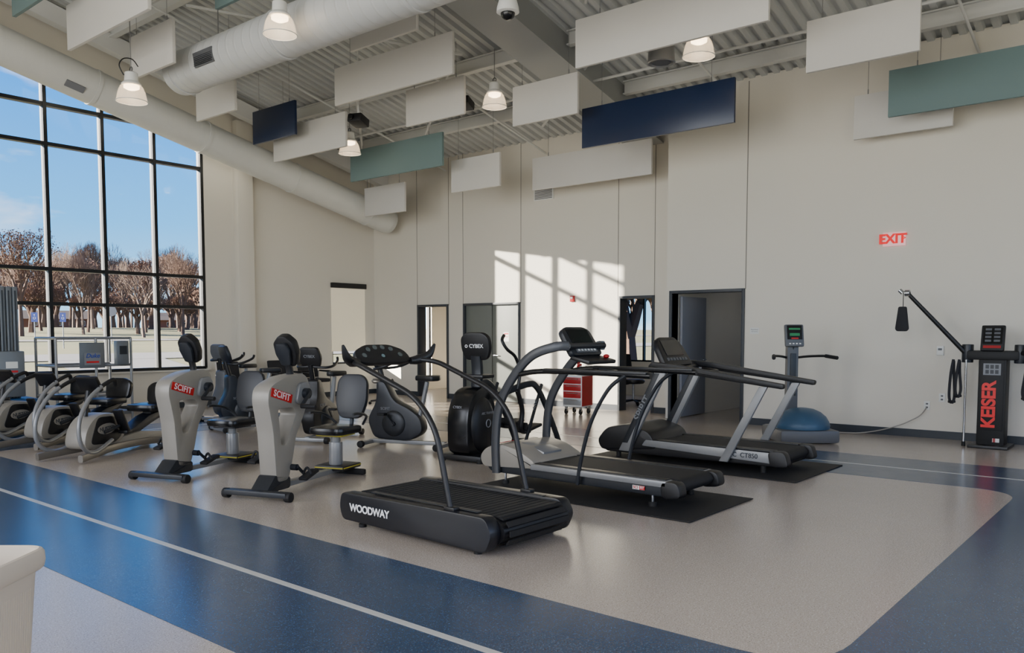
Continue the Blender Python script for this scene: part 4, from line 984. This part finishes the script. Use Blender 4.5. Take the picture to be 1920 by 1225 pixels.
def house(b,d,w,lab,rot):
    x,y=pol(b,d);e=thing("house",lab,"house",(x,y,gz(y)),rot);e.scale=(.62,)*3
    g=G();g.box(M['brick'],(0,0,1.4),(w,7,2.8));g.obj("house_wall",parent=e)
    g=G();g.prism(M['roof'],[(-4.2,2.7),(4.2,2.7),(0,4.9)],w+1,frame((-w/2-.5,0,0),(0,1,0),(0,0,1)));g.obj("house_roof",parent=e)
    for k in range(3):
        g=G();g.box(M['white'],(-w/3+k*w/3,-3.52,1.6),(1.5,.06,1.2));g.box(M['screen'],(-w/3+k*w/3,-3.56,1.6),(1.3,.04,1.0));g.obj("house_window",parent=e)
for (b,d),w in zip(hs,(16,13)): house(b,d,w,"distant low brick house among bare trees",-25)
def post(b,d,kind):
    x,y=pol(b,d)
    e=thing("street_sign",{"p":"blue accessible parking sign on thin post","s":"small white octagonal sign on thin post"}[kind],"sign",(x,y,gz(y)),-25)
    g=G();g.cyl(M['gray'],(0,0,0),(0,0,1.7),.025);g.obj("post",parent=e)
    g=G()
    if kind=="p": g.box(M['signb'],(0,-.03,1.5),(.26,.02,.44));g.cyl(M['wprint'],(0,-.042,1.6),(0,-.05,1.6),.03);g.torus(M['wprint'],(0,-.045,1.46),.05,.012,'Y',16)
    else: g.cyl(M['gprint'],(0,-.05,1.8),(0,-.03,1.8),.3,seg=8)
    g.obj("sign_panel",parent=e)
post(69.9,44,"p");post(68.4,45,"p");post(65.75,50,"s")

# ------------------------------------------------------------ world and lights
w=bpy.data.worlds.new("world");scene.world=w;w.use_nodes=True;nt=w.node_tree;nt.nodes.clear()
out=nt.nodes.new("ShaderNodeOutputWorld");bg=nt.nodes.new("ShaderNodeBackground");tc=nt.nodes.new("ShaderNodeTexCoord")
sp=nt.nodes.new("ShaderNodeSeparateXYZ");nt.links.new(tc.outputs["Generated"],sp.inputs[0])
cr=nt.nodes.new("ShaderNodeValToRGB");nt.links.new(sp.outputs[2],cr.inputs[0])
el=cr.color_ramp.elements;el[0].position=0;el[0].color=lin((150,208,240))+[1];el[1].position=.5;el[1].color=lin((24,104,206))+[1]
x=el.new(.12);x.color=lin((84,172,240))+[1];x=el.new(.27);x.color=lin((40,136,228))+[1]
nz=nt.nodes.new("ShaderNodeTexNoise");nz.inputs["Scale"].default_value=5.5;nz.inputs["Detail"].default_value=7
mp=nt.nodes.new("ShaderNodeMapping");mp.inputs["Scale"].default_value=(1,1,3.2);nt.links.new(tc.outputs["Generated"],mp.inputs[0]);nt.links.new(mp.outputs[0],nz.inputs["Vector"])
mr=nt.nodes.new("ShaderNodeMapRange");mr.inputs[1].default_value=.56;mr.inputs[2].default_value=.76;mr.inputs[4].default_value=.8;nt.links.new(nz.outputs["Fac"],mr.inputs[0])
mx=nt.nodes.new("ShaderNodeMix");mx.data_type='RGBA';mx.inputs[7].default_value=(.9,.94,1,1);nt.links.new(mr.outputs[0],mx.inputs[0]);nt.links.new(cr.outputs[0],mx.inputs[6])
nt.links.new(mx.outputs[2],bg.inputs[0]);bg.inputs[1].default_value=2.3;nt.links.new(bg.outputs[0],out.inputs[0])
def look(o,d): o.rotation_euler=V(d).to_track_quat('-Z','Y').to_euler()
l=bpy.data.lights.new("sun","SUN");l.energy=62;l.angle=.009;l.color=(1,.93,.80);o=bpy.data.objects.new("sun",l);COL.objects.link(o);look(o,(1,-.87,-.37));o.location=(-10,30,20)
def area(n,loc,d,sx,sy,e,c):
    l=bpy.data.lights.new(n,"AREA");l.shape='RECTANGLE';l.size=sx;l.size_y=sy;l.energy=e;l.color=c
    o=bpy.data.objects.new(n,l);COL.objects.link(o);o.location=loc;look(o,d)
for a in (-1.5,3.2,7.9): area("daylight_fill_rear",(-3.35,a+1.8,3.2),(1,0,-.02),3.6,4.4,320,(1,.98,.95))  # added area lamps at the rear openings, fill standing in for skylight
for a in (-1.5,2.8,7.1): area("daylight_fill_front",(a+1.7,-3.3,2.7),(0,1,-.02),3.4,3.4,40,(1,.98,.95))  # weaker added fill lamps at the front wall openings
for p,en in (((14.8,9.2,2.7),14),((14.6,14.0,2.7),6),((15,5.6,2.5),6)):
    l=bpy.data.lights.new("room_fill","POINT");l.energy=en;l.shadow_soft_size=.3;o=bpy.data.objects.new("room_fill",l);COL.objects.link(o);o.location=p  # added point lamps that brighten the rooms behind the doors

# ------------------------------------------------------------ camera
cam=bpy.data.cameras.new("camera");co=bpy.data.objects.new("camera",cam);COL.objects.link(co)
cam.sensor_width=36;cam.lens=1540/1920*36;cam.shift_y=(720-612.5)/1920
co.location=(0,0,1.5)
a=math.radians(39.8);p=math.atan(97/1540.)
look(co,(math.cos(a)*math.cos(p),math.sin(a)*math.cos(p),-math.sin(p)))
cam.clip_end=500
scene.camera=co
